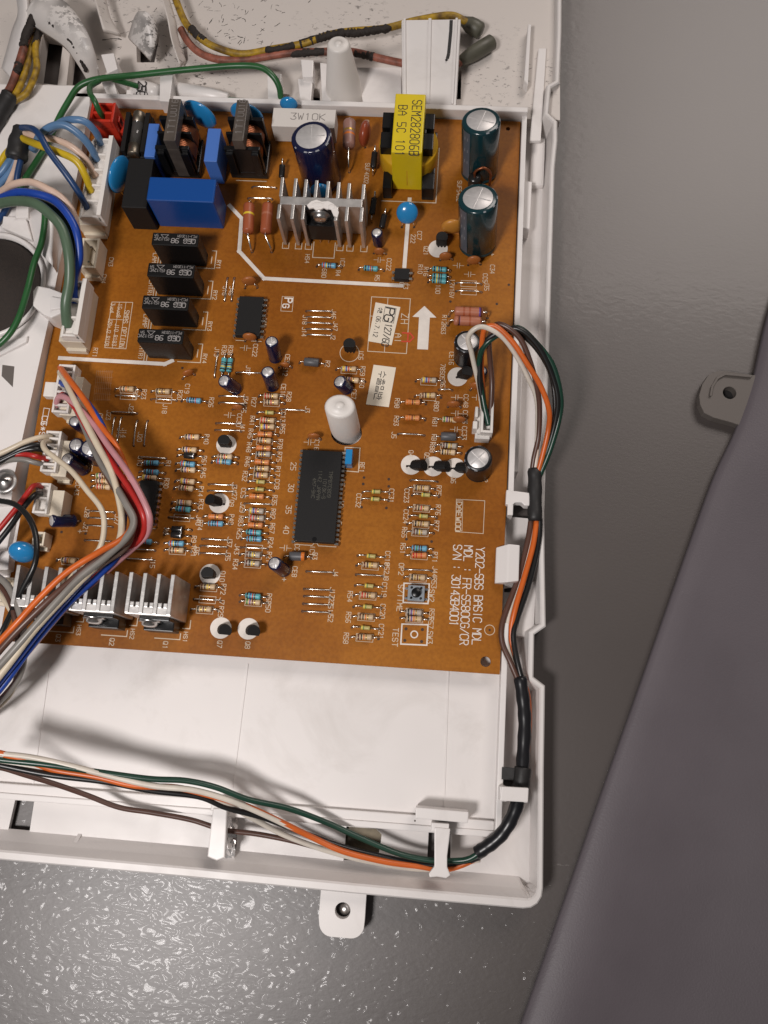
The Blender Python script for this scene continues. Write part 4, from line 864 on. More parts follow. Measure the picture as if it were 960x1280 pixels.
for i, x in enumerate(xs):
    fr = {0: 21, 1: 20, 2: 20, 3: 0, 4: 0, 5: 20, 6: 20, 7: 20}[i] ; mm = MB(); yb_ = at(400, 223 + i * .7, h).y
    yf_ = at(400, 275, h).y if fr else pf; mm.box(x - .65, x + .65, yf_, pf + .02, .6, h - .03, ALU) if fr else None; mm.box(x - .65, x + .65, pb - .02, yb_, .6, h - .03, ALU); mm.build('fin', hs, bevel=.25)
xm = (xs[2] + xs[5]) / 2
tp = to220(hs, xm, pf - .05, h - 1, 2.5, 11.5); screw(hs, (xm - .3, pf - 1.3, h - 5), 3.0)
mm = MB()
for s in (-1.7, 1.7): mm.tube([(xm + s, pf - 2.6, 3), (xm + s, pf - 3.2, 1.5), (xm + s, pf - 4.2, -.8)], .45, TIN, 6)
mm.build('lead', hs)
mm = MB()
ppoly = [(-5.2, -.6), (-4.2, -2.0), (-2.6, -1.6), (-1.4, -2.6), (.4, -2.2), (1.6, -1.4), (2.8, -2.0), (4.2, -1.6), (5.6, -4.6), (7.2, -5.4), (7.6, -3.2), (6.6, -.8), (5.0, .6), (3.0, 1.6), (.6, 1.2), (-1.6, 2.0), (-3.6, 1.2)]
mm.prism([(xm + x, pf + .4 + y) for x, y in ppoly], h - .5, h + .35, PASTE); mm.ell((xm - .8, pf + .2, h + .2), 2.6, 1.2, .6, PASTE, None, 12, 6); mm.ell((xm + 4.6, pf - .6, h + .2), 1.6, 1.3, .5, PASTE, None, 12, 6)
mm.build('thermal_paste', hs, bevel=.15)
for x in (xs[0], xs[1], xs[2], xs[5], xs[6], xs[7]): line(SK, [Vector((x - 1.3, at(400, 275, h).y + 1.4, 0)), Vector((x - 1.3, at(400, 275, h).y - 1.2, 0)), Vector((x + 1.3, at(400, 275, h).y - 1.2, 0)), Vector((x + 1.3, at(400, 275, h).y + 1.4, 0))], .3, SILK)
line(SK, [Vector((xm - 4.4, pf - 4, 0)), Vector((xm - 4.4, pf - 11, 0)), Vector((xm + 4.4, pf - 11, 0)), Vector((xm + 4.4, pf - 4, 0))], .35, SILK)
h = 22.0
for k, (tipx, tipx1, ty, label) in enumerate(((164.5, 216.5, 715, 'aluminium heat sink with a screwed transistor, nearest the board middle'), (94, 146.5, 711, 'aluminium heat sink between two others of its kind'), (23.5, 76, 706, 'aluminium heat sink under the black looping wire'))):
    L_, R_ = at(tipx, ty, h), at(tipx1, ty + 3, h); pb = at(tipx, ty + 42, h).y; pf = at(tipx, ty + 52, h).y
    mm = MB(); mm.box(L_.x - .8, R_.x + .8, pf, pb, 1.0, h - .6, ALU); hs = mm.build('heat_sink', pcb, bevel=.25); hs['label'] = label
    for i in range(4):
        x = L_.x + (R_.x - L_.x) * i / 3; mm = MB(); mm.box(x - .7, x + .7, pf + .3, L_.y, .6, h, ALU); mm.build('fin', hs, bevel=.2)
        if i < 3:   # short stubs on the web
            mm = MB()
            for q in (.3, .7): xq = x + (R_.x - L_.x) / 3 * q; mm.box(xq - .7, xq + .7, pb - .2, pb + 1.6, .8, h - .3, ALU)
            mm.build('stub', hs, bevel=.25)
    xm = (L_.x + R_.x) / 2; to220(hs, xm + 1.2, pf - .05, h - 5, 3.0, 11); screw(hs, (xm - 1.2, pf - 1.3, h - 8.2), 3.0)
    mm = MB()
    for s in (-2.5, 0, 2.5): mm.tube([(xm + 1.2 + s, pf - 2.6, 3.2), (xm + 1.2 + s, pf - 2.6, -.8)], .45, TIN, 6)
    mm.build('lead', hs)
    line(SK, [Vector((xm - 3, pf - 6.2, 0)), Vector((R_.x - 1, pf - 6.2, 0)), Vector((R_.x - 1, pf - 4, 0))], .35, SILK)
    line(SK, [Vector((R_.x - .5, pf - 2, 0)), Vector((R_.x + 2.2, pf - 2, 0)), Vector((R_.x + 2.2, pf + 1, 0))], .35, SILK)
    text(SK, 'Q%d' % (k + 1), Vector((xm + .4, pf - 7.2, 0)), 1.7, .25, SILK); text(SK, 'HS%d' % (k + 1), Vector((R_.x + .2, pf - 3.3, 0)), 1.5, .22, SILK)

# ---- larger resistors standing or lying
def bigres(p0, p1, z, r, mt, bands, label=None, legs=((0, 0), (0, 0))):
    a, b = at(*p0, z), at(*p1, z); ax = b - a; L = ax.length; mm = MB(); pr = [(.4, 0), (r * .9, .3), (r, 1.0), (r, L * .22)]; ms = [mt, mt, mt]
    for t, c in bands: pr += [(r * .99, L * t), (r * .99, L * t + L * .07)]; ms += [mt, c]
    pr += [(r, L - 1.0), (r * .9, L - .3), (.4, L)]; ms += [mt, mt, mt]
    mm.lathe(pr, a, ax, 18, mats=ms); d = ax.normalized()
    for e, s, lg in ((a, -1, legs[0]), (b, 1, legs[1])):
        g = e + d * s * 2.0 + Vector((lg[0], lg[1], 0)); mm.tube(spline([e, e + d * s * 1.3, Vector((g.x, g.y, z * .5)), Vector((g.x, g.y, -.8))], 4), .38, TIN, 6); hole(Vector((g.x, g.y, 0)), .7)
    o = mm.build('power_resistor', pcb)
    if label: o['label'] = label
    return o
TERRA = mat('resistor_terracotta', (.34, .085, .032, 1), .45); PINKBR = mat('resistor_pink_brown', (.42, .15, .085, 1), .45); MAUVE = mat('resistor_mauve', (.30, .16, .13, 1), .4)
bigres((311.5, 255), (310, 291), 6, 2.3, TERRA, [(.36, BANDS['y'])], 'terracotta resistor with a yellow band', ((0, 1), (1, -3)))
bigres((335, 255), (332, 291), 6, 2.3, TERRA, [(.36, PINKBR)], 'terracotta resistor beside the heat sink', ((0, 1), (2, -3)))
bigres((568, 389), (604, 390.5), 4.5, 1.9, PINKBR, [(.3, TERRA), (.5, TERRA), (.85, BANDS['v'])], 'pink brown resistor with a violet band, upper of a pair')
bigres((567, 400.5), (602, 402), 4.5, 1.9, PINKBR, [(.16, BANDS['v']), (.55, TERRA)], 'pink brown resistor with a violet band, lower of a pair')
bigres((437, 151), (436, 184), 8, 2.6, MAUVE, [(.4, BANDS['g']), (.55, BANDS['o'])], 'mauve and orange banded resistor beside the navy capacitor', ((0, 1), (0, -4)))
cdisc((458, 178), (456, 167), 9, 5.2, 2.3, REDBR, 1.45, 'film_capacitor_drop', 'red brown dipped capacitor beside the banded resistor')
for (p0, p1, z) in (((468.5, 190), (466.5, 210), 5), ((468, 247), (465, 268), 6), ((481, 268), (477, 285), 4), ((353, 206), (352, 222), 4)): 
    a, b = at(*p0, z), at(*p1, z * .6); mm = MB(); ax = b - a; mm.lathe([(0, 0), (1.2, .1), (1.3, .4), (1.3, ax.length - .4), (1.2, ax.length), (0, ax.length)], a, ax, 12, m=DGLASS)
    d = ax.normalized(); mm.tube(spline([a, a - d * 1.2 + Vector((0, 0, .6)), a - d * 2.2, Vector(((a - d * 2.4).x, (a - d * 2.4).y, -.8))], 4), .35, TIN, 6); mm.tube([b, b + d * 1.2, Vector(((b + d * 1.8).x, (b + d * 1.8).y, -.8))], .35, TIN, 6); mm.build('diode', pcb)
# clear-brown looped diode between the two tall capacitors
a = at(600, 216, 8); mm = MB(); mm.lathe([(0, 0), (2.4, .1), (2.6, .5), (2.6, 7), (2.3, 7.6), (0, 7.7)], (a.x - 2, a.y - 2, .6), n=16, m=DGLASS)
mm.tube(spline([(a.x - 2, a.y - 2, 8), (a.x - 2, a.y - 2, 11.5), (a.x + 1, a.y - 1.4, 13.3), (a.x + 4, a.y - 2, 11), (a.x + 4.3, a.y - 2.2, 4), (a.x + 4.3, a.y - 2.2, -.8)], 6), .55, COPPER, 8); o = mm.build('rectifier_diode', pcb); o['label'] = 'black diode with looped copper lead between the tall capacitors'

# ---- push switch, resonator
A, Bq = at(510, 731, 3.4), at(530.5, 751.5, 3.4); mm = MB(); mm.box(A.x + .1, Bq.x - .1, Bq.y, A.y, .3, 3.4, BUTTON)
for sx in (A.x - .4, Bq.x + .4):
    for sy in (A.y - 1, Bq.y + 1): mm.box(sx - .6, sx + .6, sy - .4, sy + .4, -.8, 1.2, TIN)
sw = mm.build('push_switch', pcb, bevel=.25); c = (A + Bq) / 2; sw['label'] = 'small grey push switch with black button'
mm = MB(); mm.lathe([(1.75, 3.3), (1.75, 4.6), (1.5, 4.8), (0, 4.8)], (c.x, c.y, 0), n=22, m=BLACK); mm.build('button', sw)
mm = MB()
for sx in (-1.75, 1.75):
    for sy in (-1.9, 1.9): mm.lathe([(.45, 3.3), (.45, 3.65), (0, 3.7)], (c.x + sx, c.y + sy, 0), n=8, m=BLACK)
mm.build('rivet', sw)
A, Bq = at(432.5, 561, 7), at(441, 581, 6); mm = MB(); mm.box(A.x, A.x + 2.5, Bq.y, A.y, 1.2, 6.8, DISC)
for s in (.2, .5, .8): mm.tube([(A.x + 1.2, Bq.y + (A.y - Bq.y) * s, -.8), (A.x + 1.2, Bq.y + (A.y - Bq.y) * s, 1.6)], .3, TIN, 6)
mm.build('resonator', pcb, bevel=.9, seg=3)['label'] = 'blue ceramic resonator beside the large chip'

# ---- paper stickers
def sticker(px, name, label):
    q = [at(x, y, .1) for x, y in px]; mm = MB(); lo = [Vector((p.x, p.y, .08)) for p in q]; hi = [Vector((p.x, p.y, .2)) for p in q]; mm.hexa(lo[::-1], hi[::-1], PAPER); o = mm.build(name, pcb); o['label'] = label; return o, q
o, q = sticker(((467, 456), (495, 459.5), (486, 509), (457.5, 505.5)), 'sticker', 'cream paper sticker with black Korean lettering')
dv = (q[3] - q[0]).normalized(); du = (q[1] - q[0]).normalized(); mm = MB()
text(mm, '\uc218\ucd9c\uc77c\ubc18', q[0] + du * 2.6 + dv * 2.4, 3.0, .27, DKINK, .23, (tuple(dv[:2]), tuple(du[:2])), .82, 3.15); mm.build('sticker_print', o)
o, q = sticker(((469.5, 378), (500.5, 384), (489.5, 431.5), (460, 426.5)), 'sticker', 'cream paper sticker printed 127/60 beside the white arrow')
dv = (q[3] - q[0]).normalized(); du = (q[1] - q[0]).normalized(); mm = MB()
text(mm, 'PG', q[0] + du * 4.6 + dv * 1.4, 3.6, .5, DKINK, .23, (tuple(dv[:2]), tuple(du[:2])), .75, 3.0); text(mm, '127/60', q[0] + du * 5.6 + dv * 8.2, 2.7, .34, DKINK, .23, (tuple(dv[:2]), tuple(du[:2])), .5, 1.62)
text(mm, '\uac80\uc0ac 06.7.12'.replace('\uac80', '\uc218').replace('\uc0ac', '\ubc18'), q[0] + du * 1.6 + dv * 2.0, 1.7, .24, DKINK, .23, (tuple(dv[:2]), tuple(du[:2])), .55, 1.3)
e = [q[0] + du * 4.2 + dv * 1.0, q[0] + du * 8.7 + dv * 1.0, q[0] + du * 8.7 + dv * 7.4, q[0] + du * 4.2 + dv * 7.4]; line(mm, e, .18, DKINK, .23, True); mm.build('sticker_print', o)
text(SK, 'A', (503, 416), 4.6, .6, REDINK, .07, 'd', .8)

# ------------------------------------------------------------------ printed ink on the board
line(SK, [(287, 257), (302, 273), (299, 314), (330, 348), (502, 357)], 1.6, SILKW); line(SK, [(512, 249), (505.5, 333)], 1.6, SILKW)
line(SK, [(75, 447.5), (172, 453), (206, 455), (215, 451)], 1.6, SILKW)
ar = [(530.5, 382.5), (545.5, 397), (537.3, 397), (535, 437), (521.5, 436.5), (523.8, 396.5), (515.5, 396)]
SK.prism([tuple(at(x, y)[:2]) for x, y in ar], .03, .06, SILKW)
line(SK, [(464.5, 371), (513, 373.5), (508, 442), (459.5, 439)], .3, SILK, closed=True); line(SK, [(485, 372), (480.5, 440)], .25, SILK); line(SK, [(462.5, 395), (470, 395.5)], .25, SILK)
text(SK, 'ZH', (502, 392), 2.8, .3, SILK); text(SK, 'AI', (494, 417), 2.4, .3, SILK)
def logo(x, y, s):
    c = at(x, y); a = [c + Vector((u * s, v * s, 0)) for u, v in ((-1, -1.4), (1, -1.4), (1, 1.4), (-1, 1.4))]; line(SK, a, .2, SILK, closed=True)
    text(SK, 'P', c + Vector((-.5 * s, 1.1 * s, 0)), s * 1.3, s * .26, SILKW); text(SK, 'G', c + Vector((-.75 * s, -.05 * s, 0)), s * 1.1, s * .2, SILKW)
logo(359, 380, 2.3)
text(SK, 'Y202-SBS BASIC MDL', (595.5, 684), 3.1, .31, SILKW, dirn='d', asp=.53, adv=2.02); text(SK, 'MDL : FR-S580CG/CR', (580.5, 682), 3.1, .31, SILKW, dirn='d', asp=.53, adv=2.06); text(SK, 'S/N : 30143B4001', (567, 681), 3.1, .31, SILKW, dirn='d', asp=.53, adv=1.90)
line(SK, [(570.5, 624), (606, 626), (604, 667), (569.5, 664.5)], .22, SILK, closed=True); line(SK, [(570.5, 625.5), (578.5, 626), (577.5, 663.5), (569.5, 663)], .18, SILK, closed=True)
text(SK, 'DAEWOO', (571, 627.5), 1.9, .34, SILK, asp=.78, adv=1.95)
disc(SK, (612, 787.5), 1.95, SILK, r0=1.7); hole((612, 787.5), .45)
line(SK, [(505, 729), (536.5, 730), (535, 754.5), (504, 753)], .5, SILKW, closed=True); line(SK, [(502.5, 780), (535, 781), (533.5, 806.5), (501, 805)], .5, SILKW, closed=True); disc(SK, (517.8, 793), 1.45, SILKW, r0=1.0)
for p in ((507.5, 786), (528, 787), (506, 800.5), (527, 802)): hole(p, .6)
text(SK, 'S/TIME', (498, 731), 1.9, .24, SILK); text(SK, 'TEST', (491.5, 785), 2.0, .26, SILK); text(SK, 'SW2', (537, 737), 1.8, .24, SILK); text(SK, 'SW3', (535, 789), 1.8, .24, SILK); text(SK, 'OP2', (499, 704), 1.8, .24, SILK)
line(SK, [(431.5, 559), (450, 560), (448, 590), (430, 588.5)], .35, SILK, closed=True)
for s, x, y in (('25', 364, 578), ('30', 361, 605), ('35', 358, 632), ('40', 355, 657)): text(SK, s, (x, y), 2.0, .25, SILK)
for s, x, y in (('15', 425.5, 599), ('10', 424, 625), ('5', 421, 652), ('1', 419, 674), ('20', 428.5, 571)): text(SK, s, (x, y), 1.8, .24, SILK)
LBL = '''R28 359 490;R27 315 497;CC13 352 511;R41 313 520;R65 351 530;R45 311 536;R78 348 549;R48 309 553;R75 347 565;R46 307 571;R17 345 583;R32 304 589;CC8 344 599;CC5 302 610;R35 341 619;J29 301 628;R82 339 636;R83 299 645;R67 338 654;R25 297 661;R24 336 672;J43 294 680;R21 334 690;R34 292 699;R2 407 451;R59 451 458;R60 450 473;CE7 440 487;CE9 357 443;CE10 352 480;CC22 317 430;IC5 328 397;IC6 449 438;R38 286 432;R36 278 432;J13 269 434;J17 308 457;J3 382 508;CC16 394 546;CC30 297 517;J34 305 493;J25 303 504;J41 301 528;R40 256 543;R61 253 570;R45 252 585;R14 249 608;R33 249 624;J40 246 644;R9 240 670;R21 240 683;J31 291 603;J27 291 612;Q9 287 625;R49 287 643;R74 248 650;J37 285 671;J36 244 681;J35 283 688;R72 277 730;J7 275 747;R29 274 758;Q10 276 714;Q7 272 801;Q8 307 802;R62 334 742;R50 333 752;CC1 369 680;IC1 388 682;B3 391 691;CE8 366 708;J4 417 712;J17 413 734;J23 412 743;J51 411 752;J52 411 764;CC31 487 611;CC32 446 617;R76 545 631;CC24 505 637;R77 543 651;R65 503 659;R51 501 679;RT1 541 690;J44 541 708;R53 540 722;R55 537 761;R57 536 772;R75 546 607;CC23 506 611;CC18 482 689;R52 481 704;J8 480 717;CC19 478 728;R54 435 739;CC20 476 755;R56 433 765;CC21 474 780;R58 430 791;R93 493 520;R98 494 498;J5 490 540;R80 543 502;R81 541 522;RB1 540 543;R88 538 553;CC48 580 493;CC45 579 513;CC33 578 533;78S05 551 455;R63 551 476;CE16 562 440;Q4 511 563;Q5 531 566;Q6 564 596;R12 553 394;R83 552 406;12V16V 563 349;J35 606 352;C34 613 331;CC5 604 342;Q21 530 308;R10 523 331;R16 530 334;100 545 356;222 514 293;CC7 522 289;IC3 505 350;R5 469 344;CC22 484 323;R4 420 338;680 403 336;IC2 426 322;HS4 382 318;SUF4002 457 204;SUF5402 572 226;C27 456 150;J46 415 387;J18 379 394;J47 417 402;J14 378 409;J2 414 417;J46 287 358;J16 279 358;R26 262 497;R20 223 488;R23 178 487;J18 204 505;J22 162 505;J23 134 513;J15 147 535;J14 153 535;J20 173 540;R1 208 576;R30 206 598;J10 173 570;CC43 95 602;J28 107 634;J27 144 643;J21 105 653;J2 139 678;J15 189 697;R8 205 660;CE11 151 592;CE5 111 577;CE3 123 517;CN5 101 485;CN1 82 618;CN3 137 322;CN4 128 343;RT1 117 435;CE2 604 590;CE12 355 454;C31 600 490;RE1 450 578;R70 167 488;C19 232 480'''
for it in LBL.split(';'):
    s, x, y = it.split(); text(SK, s, (float(x), float(y)), 1.75, .22, SILK, asp=.58, adv=1.42)
# capacitor symbols
for (x, y) in ((307, 435), (287, 519), (357, 685), (387, 553), (571, 497), (571, 517), (570, 537), (587, 343), (573, 332), (597, 497), (474, 325), (591, 319)):
    c = at(x, y)
    for s in (-.45, .45): line(SK, [c + Vector((s, -1.1, 0)), c + Vector((s, 1.1, 0))], .22, SILK)
    for s in (-1, 1): line(SK, [c + Vector((s * .45, 0, 0)), c + Vector((s * 2.2, 0, 0))], .2, SILK)
for p in ((612, 316), (352, 722), (97, 662), (603, 208), (581, 418)): text(SK, '+', p, 2.0, .3, SILK)
# option table
line(SK, [(140, 377.5), (166, 378), (157.5, 436), (131, 434.5)], .25, SILK, closed=True)
for f in (.36, .68): a = at(140 + 26 * f, 377.7); b = at(131 + 26.5 * f, 435); line(SK, [a, b], .2, SILK)
line(SK, [(137, 399), (158.5, 400)], .2, SILK)
text(SK, 'SMPS OPTION', (156, 388), 1.9, .26, SILK, asp=.55, adv=1.5); text(SK, '15ug8  J10 R183', (148, 380), 1.6, .2, SILK, asp=.5, adv=1.25); text(SK, '3ug4  J28+J2 R108', (139, 379), 1.6, .2, SILK, asp=.5, adv=1.12)
# faint hatched ink patch and rating mark
for i in range(9): a = at(121 + i * 2.4, 463); b = at(117 + i * 2.4, 501); line(SK, [a, b], .16, mat('faint_ink', (.36, .17, .07, 1), .6))
for i in range(6): line(SK, [(121 - i * .6, 464 + i * 7), (141 - i * .6, 465 + i * 7)], .16, MATS['faint_ink'])
text(SK, 'C6*S5', (53, 520), 2.2, .35, SILKW, asp=.7); line(SK, [(55, 510), (62, 511), (58, 530), (52, 529)], .3, SILKW, closed=True)
for p in ((455, 597), (486, 599), (454, 605), (486, 608), (452, 634), (483, 635), (508, 674), (539.5, 677), (77, 665), (107, 667), (228, 460), (636, 356), (621, 380), (563, 377)): hole(p)
SK.build('silkscreen_print', pcb, origin=(0, 0, .05)); HO.build('lead_holes', pcb, origin=(0, 0, .045))
for o in bpy.data.objects:
    if o.name in ('silkscreen_print', 'lead_holes'): o['kind'] = 'stuff'

# ------------------------------------------------------------------ wires
def wmat(name, col, r=.36): return mat('wire_' + name, col, r, noise=.10, nscale=120)
WC = {'orange': wmat('orange', (.62, .125, .018, 1)), 'brown': wmat('brown', (.095, .045, .032, 1)), 'black': wmat('black', (.012, .012, .012, 1), .32), 'white': wmat('white', (.66, .60, .52, 1)), 'cream': wmat('cream', (.62, .53, .40, 1)),
      'green': wmat('dark_green', (.010, .045, .028, 1), .32), 'leaf': wmat('leaf_green', (.022, .105, .030, 1)), 'sage': wmat('sage_green', (.085, .135, .085, 1)), 'blue': wmat('royal_blue', (.012, .055, .33, 1)), 'navy': wmat('navy_blue', (.012, .045, .14, 1)),
      'sky': wmat('slate_blue', (.10, .20, .36, 1)), 'pink': wmat('pink', (.52, .24, .26, 1)), 'red': wmat('red', (.42, .022, .018, 1)), 'grey': wmat('grey', (.22, .205, .185, 1)), 'yellow': wmat('yellow', (.58, .40, .015, 1)), 'blush': wmat('blush', (.66, .48, .38, 1)),
      'salmon': wmat('salmon', (.38, .13, .085, 1)), 'dbrown': wmat('grey_brown', (.13, .085, .066, 1))}
SCORCH_Y = mat('wire_scorched_yellow', (.46, .28, .012, 1), .55, noise=1, nscale=240, mix=(.13, .070, .012, 1), bump=.5, bscale=500)
SCORCH_S = mat('wire_scorched_salmon', (.34, .11, .07, 1), .55, noise=1, nscale=220, mix=(.12, .040, .024, 1), bump=.5, bscale=500)
def crust(parent, pts, r):
    q = spline([at(*p) for p in pts], 9); N_ = len(q); mm = MB(); rnd = [random.uniform(.86, 1.22) for _ in q]; q = [p + Vector((random.uniform(-.25, .25), random.uniform(-.25, .25), 0)) for p in q]
    mm.tube(q, r, SOOTB, 9, rr=[r * k * min(1, (i + 2) / 5, (N_ - i + 1) / 5) for i, k in enumerate(rnd)]); return mm.build('soot_crust', parent)
def wire(parent, col, pts, r, label=None, n=10, sub=7, name='wire'):
    mm = MB(); q_ = [at(*p) for p in pts]; q_ = [p if i_ in (0, len(q_) - 1) else p + Vector((random.uniform(-.4, .4), random.uniform(-.4, .4), random.uniform(-.3, .3))) for i_, p in enumerate(q_)]; mm.tube(spline(q_, sub), r, WC[col] if isinstance(col, str) else col, n); o = mm.build(name, parent)
    if label: o['label'] = label
    return o
def sleeve(parent, pts, r, mt=TAPE, name='tape_wrap', rr=None, n=14):
    q = spline([at(*p) for p in pts], 5); N = len(q); mm = MB()
    mm.tube(q, r, mt, n, rr=[r * (1 + .05 * math.sin(i * 1.7)) * (.9 if i in (0, N - 1) else 1) for i in range(N)]); return mm.build(name, parent)

# ---- sockets on the board and the plugs pushed into them
def socket(px, h, mt=IVORY, label=None, cavity=False, step=True, wall=1.0, npin=3):
    """header: px = (tl, br) of its top at height h"""
    a, b = at(*px[0], h), at(*px[1], h); x0, x1, y0, y1 = min(a.x, b.x), max(a.x, b.x), min(a.y, b.y), max(a.y, b.y); mm = MB()
    if cavity:
        mm.box(x0, x1, y0, y1, .1, 1.4, mt); mm.box(x0, x0 + wall, y0, y1, 1.3, h, mt); mm.box(x1 - wall, x1, y0, y1, 1.3, h, mt); mm.box(x0 + wall - .01, x1 - wall + .01, y0, y0 + wall, 1.3, h - .02, mt); mm.box(x0 + wall - .01, x1 - wall + .01, y1 - wall, y1, 1.3, h - .02, mt)
    else: mm.box(x0, x1, y0, y1, .1, h, mt)
    if step: mm.box(x0 + .8, x1 - .3, y0 - 1.2, y0 + .2, .1, h * .35, mt)
    o = mm.build('socket', pcb, bevel=.25)
    if label: o['label'] = label
    if cavity:
        mm = MB()
        for i in range(npin): y = y0 + (y1 - y0) * (i + .5) / npin; mm.box((x0 + x1) / 2 - .4, (x0 + x1) / 2 + .4, y - .4, y + .4, 1.2, h - 1.2, TIN)
        mm.build('pins', o)
    return o, (x0, x1, y0, y1)
def plug(parent, px, z0, z1, n, mt=NYLON, wallside=None, label=None, wall=.9, name='plug'):
    """plug body with n open wire chambers along board y"""
    a, b = at(*px[0], z1), at(*px[1], z1); x0, x1, y0, y1 = min(a.x, b.x), max(a.x, b.x), min(a.y, b.y), max(a.y, b.y); mm = MB(); zf = z1 - 3.2
    mm.box(x0, x1, y0, y1, z0, zf, mt); mm.box(x0, x0 + wall, y0, y1, zf - .01, z1 - (1.6 if wallside else 0), mt); mm.box(x1 - wall * (2 if wallside else 1), x1, y0, y1, zf - .01, z1 + (1.4 if wallside else 0), mt)
    for i in range(n + 1):
        y = y0 + (y1 - y0 - wall) * i / n; mm.box(x0 + wall - .01, x1 - wall + .01, y, y + wall, zf - .01, z1 - (.6 if wallside else .02), mt)
    o = mm.build(name, parent, bevel=.2)
    if label: o['label'] = label
    return o, (x0, x1, y0, y1)
# mains socket with five chambers
h5 = thing('wire_harness', 'blue, blush and yellow wires taped together into the long white five way plug', 'wire harness', tuple(at(112, 220, 0)))
socket(((114, 176), (127, 282)), 8.5, IVORY, 'long ivory socket of the five way plug')
plug(h5, ((114, 171), (127, 271)), 7.5, 14.5, 5, NYLON, True)
wire(h5, 'sky', [(40, 186, 13), (52, 168, 20), (66, 157, 24), (82, 157, 25), (100, 170, 22), (113, 186, 17), (121, 200, 11)], 1.55)
wire(h5, 'sky', [(42, 188, 11), (58, 168, 17), (75, 153, 21), (92, 148.5, 24), (108, 153, 23), (119, 165, 18), (126, 180, 11)], 1.45)
wire(h5, 'blush', [(26, 164, 15), (44, 170, 18), (66, 175, 20), (88, 184, 20), (106, 199, 17), (120, 221, 11)], 1.4)
wire(h5, 'yellow', [(26, 172, 15), (46, 181, 20), (72, 189, 22), (94, 200, 21), (107, 219, 17), (114, 240, 11)], 1.45)
wire(h5, 'navy', [(24, 160, 15), (38, 160, 24), (50, 169, 27), (62, 188, 26), (82, 218, 22), (98, 243, 17), (109, 260, 11)], 1.3)
sleeve(h5, [(31, 162, 14), (24, 180, 13), (20, 200, 12)], 4.3)
wire(h5, 'yellow', [(18, 182, 12), (8, 192, 10), (0, 204, 10), (-16, 220, 10)], 1.5); wire(h5, 'sky', [(20, 190, 12), (10, 206, 11), (0, 216, 10), (-16, 228, 9)], 1.5); wire(h5, 'sky', [(20, 198, 11), (10, 218, 9), (0, 232, 8), (-16, 252, 8)], 1.5)
wire(h5, 'navy', [(26, 200, 12), (23, 218, 10), (18, 236, 8), (4, 268, 7), (-16, 290, 7)], 1.3); wire(h5, 'blush', [(22, 200, 11), (15, 220, 9), (6, 240, 8), (-14, 262, 7)], 1.3)
# empty two way socket
socket(((103, 297), (119, 335)), 9, IVORY, 'empty ivory socket between the two plugs', cavity=True, npin=2)
# motor plug
h4 = thing('wire_harness', 'sage green, royal blue and blush wires arching into a white plug', 'wire harness', tuple(at(92, 390, 0)))
socket(((85, 357), (102, 428)), 9, IVORY, 'ivory socket of the plug with sage green wire')
plug(h4, ((85, 349), (99, 420)), 8, 14.5, 3, NYLON, True)
wire(h4, 'blush', [(-20, 252, 14), (0, 240, 20), (18, 231, 25), (38, 229, 28), (60, 235, 28), (78, 249, 26), (92, 270, 23), (97, 300, 20), (97, 330, 16), (96, 358, 12)], 1.4)
wire(h4, 'blue', [(-20, 256, 14), (0, 247, 20), (22, 241, 25), (44, 241, 28), (66, 249, 28), (84, 266, 27), (96, 292, 25), (98, 322, 21), (93, 350, 17), (93, 378, 11)], 1.55)
wire(h4, 'green', [(40, 251, 22), (62, 256, 24), (80, 274, 24), (90, 300, 22), (92, 330, 18), (92, 366, 12)], 1.2)
wire(h4, 'sage', [(-20, 260, 15), (0, 254, 20), (20, 251, 25), (42, 254, 28), (62, 266, 29), (78, 287, 28), (87, 318, 25), (86, 352, 21), (83, 380, 17), (84, 408, 11)], 2.0)
# front panel bundle
h1 = thing('wire_harness', 'bundle of orange, beige, red, pink, blue and grey wires sweeping across the board', 'wire harness', tuple(at(75, 490, 0)))
socket(((82, 470), (97, 520)), 8, IVORY, 'ivory socket of the many coloured bundle', step=True)
plug(h1, ((74, 455), (85, 516)), 4, 10, 7, NYLON); mm = MB(); c = at(62, 487, 6); mm.box(c.x - 2, c.x + 3, c.y - 3, c.y + 3, 3, 6.5, NYLON); mm.build('plug_key', h1, bevel=.3)
END = [(-30, 838)]
wire(h1, 'blue', [(74, 478, 8), (90, 484, 14), (108, 503, 19), (126, 531, 22), (142, 568, 22), (151, 612, 22), (155, 650, 22), (148, 682, 24), (122, 708, 26), (86, 743, 27), (48, 789, 27), (14, 835, 25), (-25, 882, 22)], 1.15)
wire(h1, 'blue', [(128, 548, 18), (146, 590, 20), (153, 640, 20), (148, 690, 21), (128, 716, 22), (86, 756, 23), (42, 806, 23), (6, 854, 21), (-25, 892, 19)], 1.1)
wire(h1, 'orange', [(75, 459, 8), (84, 470, 15), (104, 500, 20), (128, 535, 23), (147, 562, 23), (160, 592, 20), (166, 625, 17), (166, 652, 20), (154, 672, 28), (126, 689, 32), (86, 714, 33), (50, 746, 33), (20, 780, 32), (-25, 828, 28)], 1.15)
wire(h1, 'pink', [(70, 508, 8), (73, 497, 13), (90, 500, 17), (112, 524, 21), (136, 558, 25), (158, 590, 28), (177, 620, 29), (187, 646, 27), (185, 666, 22), (172, 682, 19), (150, 700, 19), (126, 720, 20), (80, 762, 21), (40, 810, 21), (-25, 886, 19)], 1.15)
wire(h1, 'red', [(71, 500, 8), (80, 494, 13), (96, 510, 17), (116, 542, 21), (142, 582, 25), (164, 616, 27), (179, 644, 27), (180, 664, 23), (166, 684, 19), (140, 704, 19), (112, 726, 20), (72, 766, 21), (34, 812, 21), (-25, 882, 19)], 1.2)
